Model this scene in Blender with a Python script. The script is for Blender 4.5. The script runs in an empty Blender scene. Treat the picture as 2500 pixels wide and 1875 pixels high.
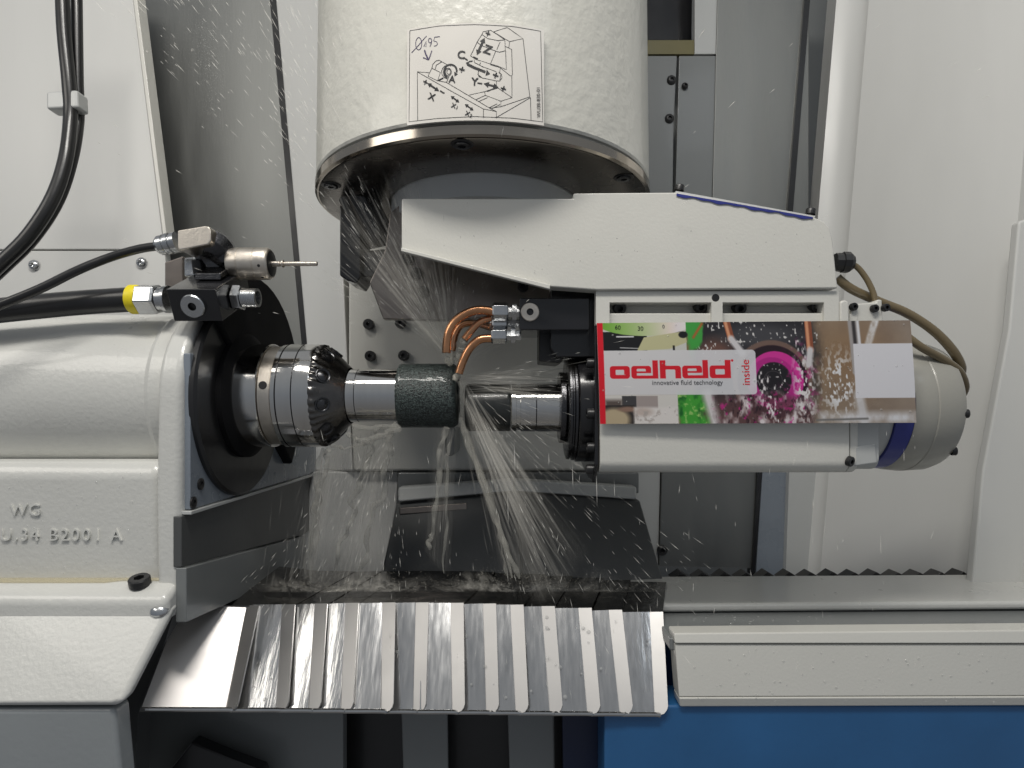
import bpy, bmesh, math, random
import numpy as np
from mathutils import Vector, Matrix, Quaternion
random.seed(7); np.random.seed(7)
R = math.radians
scene = bpy.context.scene

# ------------------------------------------------------------------ camera
F, HX, HY = 1500.0, 1250.0, 1010.0          # focal length and principal point in photo pixels
cam = bpy.data.cameras.new('camera'); camo = bpy.data.objects.new('camera', cam)
scene.collection.objects.link(camo); scene.camera = camo
camo.location = (0, 0, 0); camo.rotation_euler = (R(90), 0, 0)
cam.sensor_width = 36; cam.lens = 36 * F / 2500; cam.shift_y = (HY - 937.5) / 2500
cam.clip_start = 0.01; cam.clip_end = 50

# ------------------------------------------------------------------ world and lamps
world = bpy.data.worlds.new('World'); scene.world = world; world.use_nodes = True
wn = world.node_tree; wb = wn.nodes['Background']
wtc = wn.nodes.new('ShaderNodeTexCoord'); wsx = wn.nodes.new('ShaderNodeSeparateXYZ'); wmr = wn.nodes.new('ShaderNodeMapRange'); wcr = wn.nodes.new('ShaderNodeValToRGB')
wn.links.new(wtc.outputs['Generated'], wsx.inputs[0]); wn.links.new(wsx.outputs['Z'], wmr.inputs[0]); wmr.inputs[1].default_value = -1; wmr.inputs[2].default_value = 1
wn.links.new(wmr.outputs[0], wcr.inputs[0]); wn.links.new(wcr.outputs[0], wb.inputs[0])
e_ = wcr.color_ramp.elements                     # exhibition hall: dim floor, dim bluish middle, bright ceiling
e_[0].position = 0.0; e_[0].color = (.16, .155, .15, 1); e_[1].position = 1.0; e_[1].color = (.38, .39, .40, 1)
x_ = e_.new(.5); x_.color = (.24, .26, .29, 1); x_ = e_.new(.66); x_.color = (.30, .32, .345, 1)
wb.inputs[1].default_value = 0.84

def area(name, loc, target, sx, sy, power, color):
    l = bpy.data.lights.new(name, 'AREA'); l.shape = 'RECTANGLE'; l.size = sx; l.size_y = sy
    l.energy = power; l.color = color
    o = bpy.data.objects.new(name, l); scene.collection.objects.link(o); o.location = loc
    o.rotation_euler = (Vector(target) - Vector(loc)).to_track_quat('-Z', 'Y').to_euler()
    return o
area('machine_lamp', (-0.12, -0.10, 1.08), (-0.02, 0.60, 0.0), 0.70, 0.18, 12.0, (1.0, 0.965, 0.905))
area('side_fill_lamp', (-1.02, -0.08, 0.66), (-0.30, 0.62, -0.10), 0.62, 0.34, 2.6, (1.0, 0.95, 0.87))  # added unseen fill, placed so the first cover leaf catches it
area('hall_lamp', (0.9, -0.7, 1.3), (0.30, 0.7, -0.05), 0.5, 0.3, 1.0, (0.86, 0.93, 1.0))

scene.view_settings.view_transform = 'Standard'; scene.view_settings.look = 'None'
scene.view_settings.exposure = -0.05; scene.view_settings.gamma = 1.0
scene.view_settings.use_curve_mapping = False
scene.render.engine = 'CYCLES'
scene.cycles.max_bounces = 8; scene.cycles.transparent_max_bounces = 24
scene.cycles.caustics_reflective = False; scene.cycles.caustics_refractive = False

# ------------------------------------------------------------------ helpers
def P(px, py, d): return Vector(((px - HX) / F * d, d, (HY - py) / F * d))
def X(px, d): return (px - HX) / F * d
def Z(py, d): return (HY - py) / F * d

COL = scene.collection
WL = {}                                       # world location of every object's origin

class MB:
    def __init__(s): s.v = []; s.f = []
    def add(s, vs, fs):
        n = len(s.v); s.v += [Vector(v) for v in vs]; s.f += [tuple(i + n for i in f) for f in fs]; return s
    def prism(s, pts, dvec):
        """pts: planar loop of 3D points; dvec: extrusion vector"""
        n = len(pts); pts = [Vector(p) for p in pts]; dv = Vector(dvec)
        nrm = Vector((0, 0, 0))
        for i in range(n): nrm += (pts[i] - pts[0]).cross(pts[(i + 1) % n] - pts[0])
        if nrm.dot(dv) > 0: pts = pts[::-1]
        vs = pts + [p + dv for p in pts]
        fs = [tuple(range(n)), tuple(range(2 * n - 1, n - 1, -1))]
        for i in range(n):
            j = (i + 1) % n; fs.append((i, i + n, j + n, j))
        return s.add(vs, fs)
    def plate(s, pxs, d0, d1): return s.prism([P(x, y, d0) for x, y in pxs], (0, d1 - d0, 0))
    def box(s, a, b):
        x0, y0, z0 = a; x1, y1, z1 = b
        return s.prism([(x0, y0, z0), (x1, y0, z0), (x1, y0, z1), (x0, y0, z1)], (0, y1 - y0, 0))
    def lathe(s, prof, origin, axis, seg=48, caps=True, phase=0.0):
        a = Vector(axis).normalized(); o = Vector(origin)
        u = a.orthogonal().normalized() if abs(a.z) > .9 else a.cross(Vector((0, 0, 1))).normalized()
        w = a.cross(u)
        vs = []; fs = []
        for t, r in prof:
            for k in range(seg):
                th = 2 * math.pi * k / seg + phase
                vs.append(o + a * t + (u * math.cos(th) + w * math.sin(th)) * r)
        for i in range(len(prof) - 1):
            for k in range(seg):
                k2 = (k + 1) % seg
                fs.append((i * seg + k, i * seg + k2, (i + 1) * seg + k2, (i + 1) * seg + k))
        if caps:
            fs.append(tuple(range(seg - 1, -1, -1)))
            fs.append(tuple((len(prof) - 1) * seg + k for k in range(seg)))
        return s.add(vs, fs)
    def tube(s, pts, rad, seg=12, smooth=6, caps=True):
        pts = [Vector(p) for p in pts]
        rs = list(rad) if hasattr(rad, '__len__') else [rad] * len(pts)
        if smooth and len(pts) > 2:
            q = []; qr = []
            for i in range(len(pts) - 1):
                p0 = pts[max(i - 1, 0)]; p1 = pts[i]; p2 = pts[i + 1]; p3 = pts[min(i + 2, len(pts) - 1)]
                for k in range(smooth):
                    t = k / smooth
                    q.append(0.5 * ((2 * p1) + (p2 - p0) * t + (2 * p0 - 5 * p1 + 4 * p2 - p3) * t * t + (3 * p1 - p0 - 3 * p2 + p3) * t ** 3))
                    qr.append(rs[i] * (1 - t) + rs[i + 1] * t)
            q.append(pts[-1]); qr.append(rs[-1]); pts, rs = q, qr
        vs = []; fs = []; up = None
        n = len(pts)
        for i in range(n):
            tdir = (pts[min(i + 1, n - 1)] - pts[max(i - 1, 0)]).normalized()
            if up is None: up = tdir.orthogonal().normalized()
            up = (up - tdir * up.dot(tdir)).normalized(); w = tdir.cross(up)
            for k in range(seg):
                th = 2 * math.pi * k / seg
                vs.append(pts[i] + (up * math.cos(th) + w * math.sin(th)) * rs[i])
        for i in range(n - 1):
            for k in range(seg):
                k2 = (k + 1) % seg
                fs.append((i * seg + k, i * seg + k2, (i + 1) * seg + k2, (i + 1) * seg + k))
        if caps:
            fs.append(tuple(range(seg - 1, -1, -1))); fs.append(tuple((n - 1) * seg + k for k in range(seg)))
        return s.add(vs, fs)
    def streak(s, p, d, L, r):
        d = d.normalized(); u = d.orthogonal().normalized(); w = d.cross(u)
        a = p - d * L / 2; b = p + d * L / 2; m = p + d * L * .15
        return s.add([a, b, m + u * r, m + w * r, m - u * r, m - w * r],
                     [(0, 3, 2), (0, 4, 3), (0, 5, 4), (0, 2, 5), (1, 2, 3), (1, 3, 4), (1, 4, 5), (1, 5, 2)])
    def mesh(s, name, off, angle=35):
        me = bpy.data.meshes.new(name)
        me.from_pydata([v - off for v in s.v], [], s.f); me.update()
        if angle is not None:
            me.polygons.foreach_set('use_smooth', [True] * len(me.polygons))
            me.set_sharp_from_angle(angle=R(angle))
        return me
    def build(s, name, mat, parent=None, bevel=0, angle=35, loc=None, seg=2):
        if parent is not None: off = WL[parent]
        else:
            if loc is None:
                lo = [min(v[i] for v in s.v) for i in range(3)]; hi = [max(v[i] for v in s.v) for i in range(3)]
                loc = ((lo[0] + hi[0]) / 2, (lo[1] + hi[1]) / 2, lo[2])
            off = Vector(loc)
        me = s.mesh(name, off, angle); me.materials.append(mat)
        o = bpy.data.objects.new(name, me); COL.objects.link(o)
        if parent is not None: o.parent = parent
        else: o.location = off
        WL[o] = off
        if bevel:
            m = o.modifiers.new('Bevel', 'BEVEL'); m.width = bevel; m.segments = seg
            m.limit_method = 'ANGLE'; m.angle_limit = R(35); m.harden_normals = True
        return o

def tag(o, label, cat, group=None, kind=None):
    o['label'] = label
    if cat: o['category'] = cat
    if group: o['group'] = group
    if kind: o['kind'] = kind
    return o
def struct(o, label=None):
    o['kind'] = 'structure'
    if label: o['label'] = label
    return o
def thing(name, label, cat, loc, group=None):
    o = bpy.data.objects.new(name, None); COL.objects.link(o); o.location = loc
    o.empty_display_size = .02; WL[o] = Vector(loc)
    return tag(o, label, cat, group)

BOLT = {}
def bolt(parent, c, n, r, h, mat, name='bolt', hexr=0.5, dome=False):
    key = (round(r, 5), round(h, 5), mat.name, dome)
    if key not in BOLT:
        b = MB()
        if dome: prof = [(0, r), (h * .35, r), (h * .75, r * .8), (h, r * hexr)]
        else: prof = [(0, r), (h * .85, r), (h, r * .9)]
        b.lathe(prof, (0, 0, 0), (0, 0, 1), 24, False)
        n0 = len(b.v); hz = h; hr = r * hexr
        ring = [Vector((math.cos(math.pi / 3 * k) * hr, math.sin(math.pi / 3 * k) * hr, hz)) for k in range(6)]
        low = [Vector((p.x, p.y, h * .3)) for p in ring]
        b.add(ring + low, [])
        last = n0 - 24
        fs = []
        for k in range(6):
            k2 = (k + 1) % 6
            fs.append((n0 + k, n0 + k2, n0 + 6 + k2, n0 + 6 + k))
            a = [last + (4 * k + j) % 24 for j in range(5)]
            off = 0
            fs.append(tuple([n0 + k2, n0 + k] + a))
        fs.append(tuple(n0 + 6 + k for k in range(6)))
        b.f += fs
        me = b.mesh('bolt', Vector((0, 0, 0)), 30)
        # lathe frame starts at another phase: keep the rim and the hexagon aligned
        me.materials.append(mat); BOLT[key] = me
    o = bpy.data.objects.new(name, BOLT[key]); COL.objects.link(o); o.parent = parent
    o.location = Vector(c) - WL[parent]
    o.rotation_mode = 'QUATERNION'; o.rotation_quaternion = Vector(n).to_track_quat('Z', 'Y')
    return o

# ------------------------------------------------------------------ materials
def lin(c):
    return tuple(((x / 12.92) if x <= .04045 else ((x + .055) / 1.055) ** 2.4) for x in c)
def rgb(r, g, b): return lin((r / 255, g / 255, b / 255))

def mat(name, col, rough=.4, metal=0.0, bump=0.0, bscale=300.0, var=.06, vscale=8.0, stretch=None,
        rvar=.08, coat=0.0, spec=.5, bdist=.0006, detail=3):
    m = bpy.data.materials.new(name); m.use_nodes = True; nt = m.node_tree; N = nt.nodes; L = nt.links
    b = N['Principled BSDF']; b.inputs['Metallic'].default_value = metal
    b.inputs['Specular IOR Level'].default_value = spec
    b.inputs['Coat Weight'].default_value = coat; b.inputs['Coat Roughness'].default_value = .08
    tc = N.new('ShaderNodeTexCoord'); mp = N.new('ShaderNodeMapping')
    L.new(tc.outputs['Object'], mp.inputs[0])
    if stretch: mp.inputs['Scale'].default_value = stretch
    n1 = N.new('ShaderNodeTexNoise'); n1.inputs['Scale'].default_value = vscale; n1.inputs['Detail'].default_value = 5
    L.new(mp.outputs[0], n1.inputs[0])
    cr = N.new('ShaderNodeMix'); cr.data_type = 'RGBA'
    cr.inputs[6].default_value = (*[c * (1 - var * 1.6) for c in col], 1); cr.inputs[7].default_value = (*[min(1, c * (1 + var)) for c in col], 1)
    L.new(n1.outputs[0], cr.inputs[0]); L.new(cr.outputs[2], b.inputs['Base Color'])
    mr = N.new('ShaderNodeMapRange'); mr.inputs[3].default_value = max(.02, rough - rvar); mr.inputs[4].default_value = min(1, rough + rvar)
    n2 = N.new('ShaderNodeTexNoise'); n2.inputs['Scale'].default_value = vscale * 4; n2.inputs['Detail'].default_value = 4
    L.new(mp.outputs[0], n2.inputs[0]); L.new(n2.outputs[0], mr.inputs[0]); L.new(mr.outputs[0], b.inputs['Roughness'])
    if bump:
        n3 = N.new('ShaderNodeTexNoise'); n3.inputs['Scale'].default_value = bscale; n3.inputs['Detail'].default_value = detail
        L.new(mp.outputs[0], n3.inputs[0])
        bp = N.new('ShaderNodeBump'); bp.inputs['Strength'].default_value = bump; bp.inputs['Distance'].default_value = bdist
        L.new(n3.outputs[0], bp.inputs['Height']); L.new(bp.outputs[0], b.inputs['Normal'])
    return m

M = {}
M['white'] = mat('white_enamel', (.68, .67, .62), .32, bump=.25, bscale=420, var=.035, vscale=9, coat=.25)
M['cast'] = mat('white_cast_enamel', (.63, .63, .60), .30, bump=.30, bscale=260, var=.08, vscale=9, coat=.35, bdist=.0012)
M['head'] = mat('white_wrinkled_enamel', (.66, .65, .59), .34, bump=.5, bscale=110, var=.05, vscale=10, coat=.3, bdist=.002, detail=6)
M['hub'] = mat('bright_white_enamel', (.80, .81, .80), .35, bump=.1, bscale=300, var=.03)
M['sheet'] = mat('white_sheet', (.66, .66, .64), .36, bump=.1, bscale=60, var=.06, vscale=7, stretch=(1.5, 1.5, .3), rvar=.12)
M['graywhite'] = mat('pale_gray_enamel', (.50, .51, .50), .35, bump=.15, bscale=300, var=.04, coat=.2)
M['midgray'] = mat('mid_gray_enamel', (.30, .32, .33), .35, bump=.3, bscale=190, var=.08, coat=.2)
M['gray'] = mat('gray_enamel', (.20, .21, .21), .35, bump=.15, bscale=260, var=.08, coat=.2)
M['darkgray'] = mat('dark_gray_sheet', (.085, .088, .088), .34, bump=.12, bscale=200, var=.12)
M['bluegray'] = mat('blue_gray_enamel_and_shade', (.22, .25, .29), .28, bump=.15, bscale=220, var=.08, coat=.4)  # enamel of a rear panel; also the painted shade on the end face
M['steelback'] = mat('brushed_stainless_back', (.27, .275, .265), .52, 1.0, bump=.15, bscale=160, var=.18, vscale=6, stretch=(2, 2, .35), rvar=.1)
M['taupe'] = mat('stainless_plate', (.27, .24, .22), .33, 1.0, bump=.12, bscale=150, var=.25, vscale=14, rvar=.12)
M['chrome'] = mat('ground_steel', (.66, .65, .63), .085, 1.0, bump=.08, bscale=900, var=.06, vscale=30, stretch=(6, 1, 1), rvar=.04, bdist=.0002)
M['ring'] = mat('flange_steel', (.40, .36, .31), .15, 1.0, bump=.10, bscale=60, var=.12, vscale=16, rvar=.06, bdist=.0005)
M['darkring'] = mat('dark_flange_face', (.21, .19, .17), .26, 1.0, bump=.15, bscale=40, var=.3, vscale=12, rvar=.1)
M['zinc'] = mat('zinc_plated', (.60, .61, .62), .24, 1.0, bump=.2, bscale=300, var=.1, vscale=60)
M['alu'] = mat('satin_aluminium', (.74, .68, .60), .36, 1.0, bump=.2, bscale=500, var=.06, vscale=40)
M['darksteel'] = mat('dark_tool_steel', (.10, .10, .105), .25, 1.0, bump=.4, bscale=300, var=.25, vscale=40, stretch=(1, 3, 3))
M['nut'] = mat('blued_steel', (.17, .162, .155), .22, 1.0, bump=.6, bscale=200, var=.3, vscale=40)
M['black'] = mat('black_enamel', (.012, .012, .014), .22, bump=.1, bscale=200, var=.3, coat=.4)
M['blackm'] = mat('black_oxide', (.018, .018, .019), .38, bump=.15, bscale=400, var=.3, vscale=30)
M['rubber'] = mat('black_rubber', (.014, .014, .015), .33, bump=.12, bscale=120, var=.3, vscale=20, coat=.2)
M['flatblack'] = mat('matt_black_rubber', (.010, .010, .011), .7, bump=.2, bscale=80, var=.3, spec=.12)
M['yellow'] = mat('yellow_plastic', (.85, .70, .02), .35, bump=.05, var=.05)
M['copper'] = mat('copper_pipe', (.72, .36, .19), .24, 1.0, bump=.35, bscale=160, var=.28, vscale=60, rvar=.1)
M['olive'] = mat('olive_plastic_hose', (.17, .13, .07), .22, bump=.05, var=.1, coat=.4)
M['endcap'] = mat('beige_gray_cap', (.37, .36, .32), .36, bump=.25, bscale=250, var=.06, coat=.2)
M['blueband'] = mat('blue_band', (.035, .045, .24), .3, var=.1)
M['bluepaint'] = mat('blue_enamel', (.024, .125, .31), .34, bump=.2, bscale=120, var=.22, vscale=9, coat=.35)
M['bluedark'] = mat('navy_enamel', (.006, .014, .05), .35, var=.1)
M['leaf'] = mat('brushed_cover_steel', (.56, .56, .56), .17, 1.0, bump=.35, bscale=22, var=.10, vscale=10, stretch=(7, 1, 1), rvar=.09, bdist=.0010)
M['leafm'] = mat('satin_cover_steel', (.74, .71, .69), .40, 1.0, bump=.15, bscale=30, var=.06, vscale=8)
M['leafs'] = mat('satin_edge_steel', (.52, .51, .50), .46, 1.0, bump=.15, bscale=30, var=.06, vscale=8)
M['leaftop'] = mat('wet_dark_cover_steel', (.26, .25, .24), .20, 1.0, bump=.6, bscale=70, var=.2, vscale=20, rvar=.1, bdist=.0015)  # wet steel, colour darkened for the dark surroundings it reflects
M['signw'] = mat('printed_plate', (.74, .71, .66), .28, var=.02, coat=.2)
M['ink'] = mat('black_ink', (.01, .01, .012), .4, var=.1)
M['pen'] = mat('violet_pen_ink', (.045, .03, .10), .4, var=.1)
M['paperw'] = mat('banner_white', (.80, .80, .82), .35, var=.02)
M['redink'] = mat('red_ink', (.72, .02, .03), .35, var=.03)
M['grayink'] = mat('gray_ink', (.08, .08, .09), .4, var=.05)
M['oliveband'] = mat('olive_band', (.16, .14, .05), .4, var=.15)

# abrasive stone
def stone(name, base, glint, scale):
    m = mat(name, base, .42, bump=1.0, bscale=scale, var=.3, vscale=scale, coat=.3, bdist=.0009)
    nt = m.node_tree; N = nt.nodes; L = nt.links; b = N['Principled BSDF']
    v = N.new('ShaderNodeTexVoronoi'); v.inputs['Scale'].default_value = scale * 1.6
    tc = N.new('ShaderNodeTexCoord'); L.new(tc.outputs['Object'], v.inputs[0])
    r = N.new('ShaderNodeValToRGB'); r.color_ramp.elements[0].position = .30; r.color_ramp.elements[1].position = .92
    r.color_ramp.elements[0].color = (*[c * .35 for c in base], 1); r.color_ramp.elements[1].color = (*glint, 1)
    sx = N.new('ShaderNodeSeparateColor'); L.new(v.outputs['Color'], sx.inputs[0]); L.new(sx.outputs[0], r.inputs[0])
    L.new(r.outputs[0], b.inputs['Base Color'])
    return m
M['stone'] = stone('green_black_abrasive', (.020, .031, .029), (.080, .105, .098), 760)
M['stone2'] = mat('dark_abrasive', (.020, .022, .021), .30, bump=.5, bscale=90, var=.4, vscale=40, coat=.3, stretch=(3, 1, 1))

def water(name, alpha, glossy=True, col=(.9, .88, .82)):
    m = bpy.data.materials.new(name); m.use_nodes = True; nt = m.node_tree; N = nt.nodes; L = nt.links
    b = N['Principled BSDF']; b.inputs['Base Color'].default_value = (*col, 1)
    b.inputs['Roughness'].default_value = .08; b.inputs['IOR'].default_value = 1.33
    b.inputs['Alpha'].default_value = alpha
    return m
M['spray'] = water('coolant_droplets', .50)
M['mist'] = water('coolant_mist', .30, col=(.80, .76, .66))
M['stream'] = water('coolant_stream', .24, col=(.78, .75, .66))
def clear(name):
    m = bpy.data.materials.new(name); m.use_nodes = True; b = m.node_tree.nodes['Principled BSDF']
    b.inputs['Base Color'].default_value = (1, .98, .93, 1); b.inputs['Roughness'].default_value = .03
    b.inputs['IOR'].default_value = 1.33; b.inputs['Transmission Weight'].default_value = 1
    return m
M['water'] = water('clear_coolant', .26, col=(.42, .41, .37))
M['bead'] = water('coolant_bead', .28, col=(.7, .7, .68))
M['haze'] = water('fine_coolant_fan', .05, col=(.80, .77, .70))

# ------------------------------------------------------------------ setting: machine enclosure
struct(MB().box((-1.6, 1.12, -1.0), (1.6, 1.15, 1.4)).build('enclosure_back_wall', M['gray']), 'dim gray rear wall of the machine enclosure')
w = struct(MB().plate([(-500, 1250), (430, 1250), (430, 734), (411, 734), (402, 612), (-500, 612)], .86, .875).build('enclosure_side_wall', M['sheet'], bevel=.0012),
           'white sheet wall of the enclosure with a tapered edge, left of the stainless panel')
MB().plate([(-500, 608.5), (401, 608.5), (306, -150), (-500, -150)], .86, .875).build('panel', M['sheet'], w, bevel=.0012)
MB().plate([(306, -150), (316, -150), (411, 608), (401.5, 608)], .852, .875).build('edge_flange', M['white'], w, bevel=.001)
for x, y in ((85, 648), (347, 642), (-170, 655)): bolt(w, P(x, y, .86), (0, -1, 0), .0075, .006, M['zinc'], 'screw', .45, True)
s_ = struct(MB().plate([(300, -200), (640, -200), (742, 900), (742, 1300), (300, 1300)], .97, .985).build('stainless_back_panel', M['steelback']),
            'brushed stainless rear panel behind the touch probe')
MB().plate([(640, -200), (668, -200), (765, 900), (765, 1300), (743, 1300), (743, 900)], .96, .985).build('black_gap_strip', M['rubber'], s_)

# right rear stainless panels (lean inwards towards the bottom)
def shear(px, y, k=.095): return px - k * (y)
rp = struct(MB().plate([(1540, 136), (1653, 136), (1645, 300), (1640, 620), (1540, 620)], .95, .965).build('right_back_panel', M['gray'], bevel=.001), 'gray rear panel with two black screws right of the round head')
MB().plate([(1658, 136), (1752, 136), (1733, 620), (1645, 620)], .952, .965).build('panel', M['gray'], rp, bevel=.001)
MB().plate([(1755, -150), (1975, -150), (1975, 620), (1736, 620)], .950, .965).build('panel', M['steelback'], rp, bevel=.001)
MB().plate([(1696, -150), (1752, -150), (1752, 132), (1696, 132)], .952, .965).build('panel', M['graywhite'], rp, bevel=.001)
for x, y, r in ((1639, 196, .0072), (1634, 290, .0072), (1672, 210, .0050)): bolt(rp, P(x, y, .95), (0, -1, 0), r, .004, M['blackm'], 'screw', .45, True)
MB().plate([(1540, 98), (1708, 98), (1704, 132), (1540, 132)], .955, .965).build('olive_strip', M['oliveband'], rp)
MB().plate([(1540, -150), (1692, -150), (1688, 97), (1540, 97)], 1.0, 1.01).build('dark_opening', M['black'], rp)
MB().plate([(1976, -150), (1990, -150), (1926, 640), (1912, 640)], .945, .965).build('black_gap_strip', M['rubber'], rp)

# right side wall, extruded along z with a rounded front edge
prof = [(X(1976, .98), .98), (X(1990, .955), .955)]
for k in range(9):
    a = k / 8 * math.pi / 2
    prof.append((X(2000, .93) + .035 * math.sin(a) * .9, .93 - .022 * (1 - math.cos(a)) - .012 * math.sin(a)))
x_, y_ = prof[-1]
prof += [(X(2500, .74), .74), (X(2800, .62), .62), (X(2800, .62), .66), (X(2510, .79), .79), (X(2040, .985), .985)]
b = MB(); n = len(prof)
zs = (1.0, -.30)
vs = [Vector((x + .085 * (z - .32), y, z)) for z in zs for x, y in prof]
fs = [tuple(range(n)), tuple(range(2 * n - 1, n - 1, -1))] + [(i, i + n, (i + 1) % n + n, (i + 1) % n) for i in range(n)]
rw = struct(b.add(vs, fs).build('right_side_wall', M['sheet'], angle=25), 'pale enamelled side wall with a rounded vertical edge on the right')
MB().plate([(2488, 540), (2600, 500), (2600, 1450), (2372, 1450), (2400, 1150), (2465, 800)], .70, .712).build('door_return', M['sheet'], rw, bevel=.003)

# ------------------------------------------------------------------ machine column behind the wheel
col = thing('machine_column', 'white cast machine column behind the abrasive wheel with four black bolts', 'machine column', P(1200, 1150, .86))
MB().plate([(850, 520), (1570, 420), (1570, 1150), (862, 1150), (850, 900)], .80, .95).build('casting', M['white'], col, bevel=.004)
MB().prism([P(655, -200, .93), P(800, -200, .88), P(848, 900, .803), P(861, 1150, .803), P(770, 1150, .86), P(750, 860, .87)], (0, .06, 0)).build('slanted_side', M['sheet'], col, bevel=.003)
for x, y in ((902, 793), (979, 790), (906, 870), (987, 869)): bolt(col, P(x, y, .80), (0, -1, 0), .0068, .009, M['blackm'], hexr=.4)
MB().plate([(1085, 1044), (1112, 1044), (1112, 1105), (1104, 1114), (1094, 1114), (1087, 1105)], .74, .80).build('drip_tab', M['gray'], col, bevel=.003)
MB().plate([(970, 1154), (1560, 1154), (1560, 1205), (1254, 1190), (970, 1210)], .79, .93).build('lower_lip', M['gray'], col, bevel=.002)

hood = thing('way_cover_hood', 'dark stainless hood with a bright rolled lip below the column', 'cover hood', P(1260, 1420, .74))
MB().prism([P(971, 1190, .76), P(1254, 1170, .74), P(1254, 1199, .735), P(971, 1226, .752)], (0, .02, 0)).build('lip', M['graywhite'], hood, bevel=.003)
MB().prism([P(1255, 1170, .74), P(1555, 1188, .76), P(1555, 1220, .752), P(1255, 1199, .735)], (0, .02, 0)).build('lip', M['graywhite'], hood, bevel=.003)
MB().prism([P(968, 1230, .758), P(1260, 1202, .742), P(1275, 1425, .70), P(925, 1430, .72)], (0, .03, 0)).build('panel', M['darkgray'], hood, bevel=.002)
MB().prism([P(1263, 1202, .742), P(1562, 1222, .758), P(1622, 1428, .72), P(1278, 1425, .70)], (0, .03, 0)).build('panel', M['darkgray'], hood, bevel=.002)
MB().prism([P(975, 1240, .752), P(1140, 1228, .744), P(1140, 1244, .742), P(975, 1256, .750)], (0, .006, 0)).build('stiffener', M['taupe'], hood, bevel=.001)

lp = struct(MB().plate([(1540, 1150), (1612, 1150), (1606, 1420), (1540, 1420)], .93, .945).build('lower_back_panel', M['graywhite'], bevel=.001), 'gray lower rear panel with one black screw, right of the hood')
MB().plate([(1616, 1140), (1848, 1140), (1836, 1388), (1610, 1382)], .925, .94).build('panel', M['steelback'], lp, bevel=.001)
bolt(lp, P(1616, 1343, .925), (0, -1, 0), .008, .005, M['blackm'], 'screw', .45, True)
MB().plate([(1850, 1140), (1860, 1140), (1842, 1410), (1836, 1410)], .92, .94).build('black_gap_strip', M['rubber'], lp)
MB().plate([(1862, 1140), (1928, 1140), (1915, 1420), (1844, 1420)], .925, .94).build('panel', M['bluegray'], lp, bevel=.001)
MB().plate([(1932, 1000), (2240, 1000), (2225, 1420), (1918, 1420)], .915, .94).build('panel', M['graywhite'], lp, bevel=.001)
MB().plate([(2242, 1000), (2500, 1000), (2500, 1420), (2228, 1420)], .905, .94).build('panel', M['gray'], lp, bevel=.001)

# ------------------------------------------------------------------ left ramp below the chuck
MB().plate([(762, 1152), (972, 1152), (968, 1232), (926, 1440), (690, 1440), (735, 1300)], .815, .85).build('lower_casting', M['sheet'], col, bevel=.002)
rampo = thing('chip_guard', 'shade-toned end face with gray and dark strips below the black disc of the workhead', 'chip guard', (-.27, .65, -.2))
def side(name, yz, m, x0=-.272, x1=-.266, bev=.001): return MB().prism([(x0, y, z) for y, z in yz], (x1 - x0, 0, 0)).build(name, m, rampo, bevel=bev)
side('shaded_end_face', [(.508, -.0795), (.835, -.0795), (.835, .05), (.72, .062), (.508, .05)], M['bluegray'])  # white end face of the workhead, its shade put into the colour
side('edge_rail', [(.504, -.0830), (.835, -.0830), (.835, -.0800), (.504, -.0800)], M['graywhite'], -.272, -.263, .0006)
side('side_strip', [(.500, -.1250), (.79, -.1560), (.835, -.1560), (.835, -.0835), (.500, -.0835)], M['darkgray'], -.276, -.269)  # dark sheet standing in for the dark recess under the end face
side('side_strip', [(.500, -.1700), (.60, -.1800), (.79, -.2300), (.79, -.1565), (.500, -.1255)], M['gray'], -.274, -.265)
for yy, zz in ((.524, -.060), (.512, -.074)): bolt(rampo, (-.266, yy, zz), (1, 0, 0), .005, .0015, M['blackm'], 'screw')

# ------------------------------------------------------------------ machine bed on the right, blue base, bellows
bed = thing('machine_bed', 'beige glossy machine bed rail with gray ledge right of the steel cover', 'machine bed', (.3, .62, -.5))
zt = Z(1415, .72)
MB().prism([(X(1560, .60), .735, zt), (.75, .735, zt + .004), (.75, .632, zt + .003), (X(1560, .60), .626, zt)], (0, 0, -.009)).build('top_ledge', M['cast'], bed, bevel=.004)
MB().prism([(.1440, .640, zt - .010), (.75, .645, zt - .008), (.75, .562, zt - .008), (.1440, .560, zt - .010)], (0, 0, -.012)).build('gray_ledge', M['gray'], bed, bevel=.002)
MB().prism([P(1645, 1546, .556), P(2900, 1535, .556), P(2900, 1572, .553), P(1648, 1572, .553)], (0, .02, 0)).build('upper_rim', M['white'], bed, bevel=.0015)
MB().prism([P(1648, 1573.5, .555), P(2900, 1573.5, .555), P(2900, 1698, .550), P(1658, 1702, .550)], (0, .02, 0)).build('front_apron', M['white'], bed, bevel=.0012)
MB().prism([P(1658, 1704, .549), P(2900, 1700, .549), P(2900, 1722, .552), P(1660, 1726, .552)], (0, .02, 0)).build('lower_rim', M['white'], bed, bevel=.0015)
bb = MB().plate([(1475, 1722), (2950, 1722), (2950, 2150), (1475, 2150)], .556, .60).build('base_panel', M['bluepaint'], bed, bevel=.003)
bb['label'] = 'blue enamelled base panel below the white apron'
MB().plate([(1560, 1500), (1642, 1530), (1656, 1722), (1560, 1722)], .628, .64).build('end_gap', M['bluepaint'], bed)

bel = thing('rail_bellows', 'black rubber bellows with small zigzag folds along the bed ledge', 'bellows', P(1900, 1415, .74))
b = MB()
for k in range(14):
    x0 = 1640 + k * 53
    MB().prism([P(x0, 1414, .737), P(x0 + 24, 1398 - random.random() * 3, .737), P(x0 + 52, 1414, .737)], (0, .02, 0)).build('fold', M['rubber'], bel, bevel=.0008)

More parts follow.
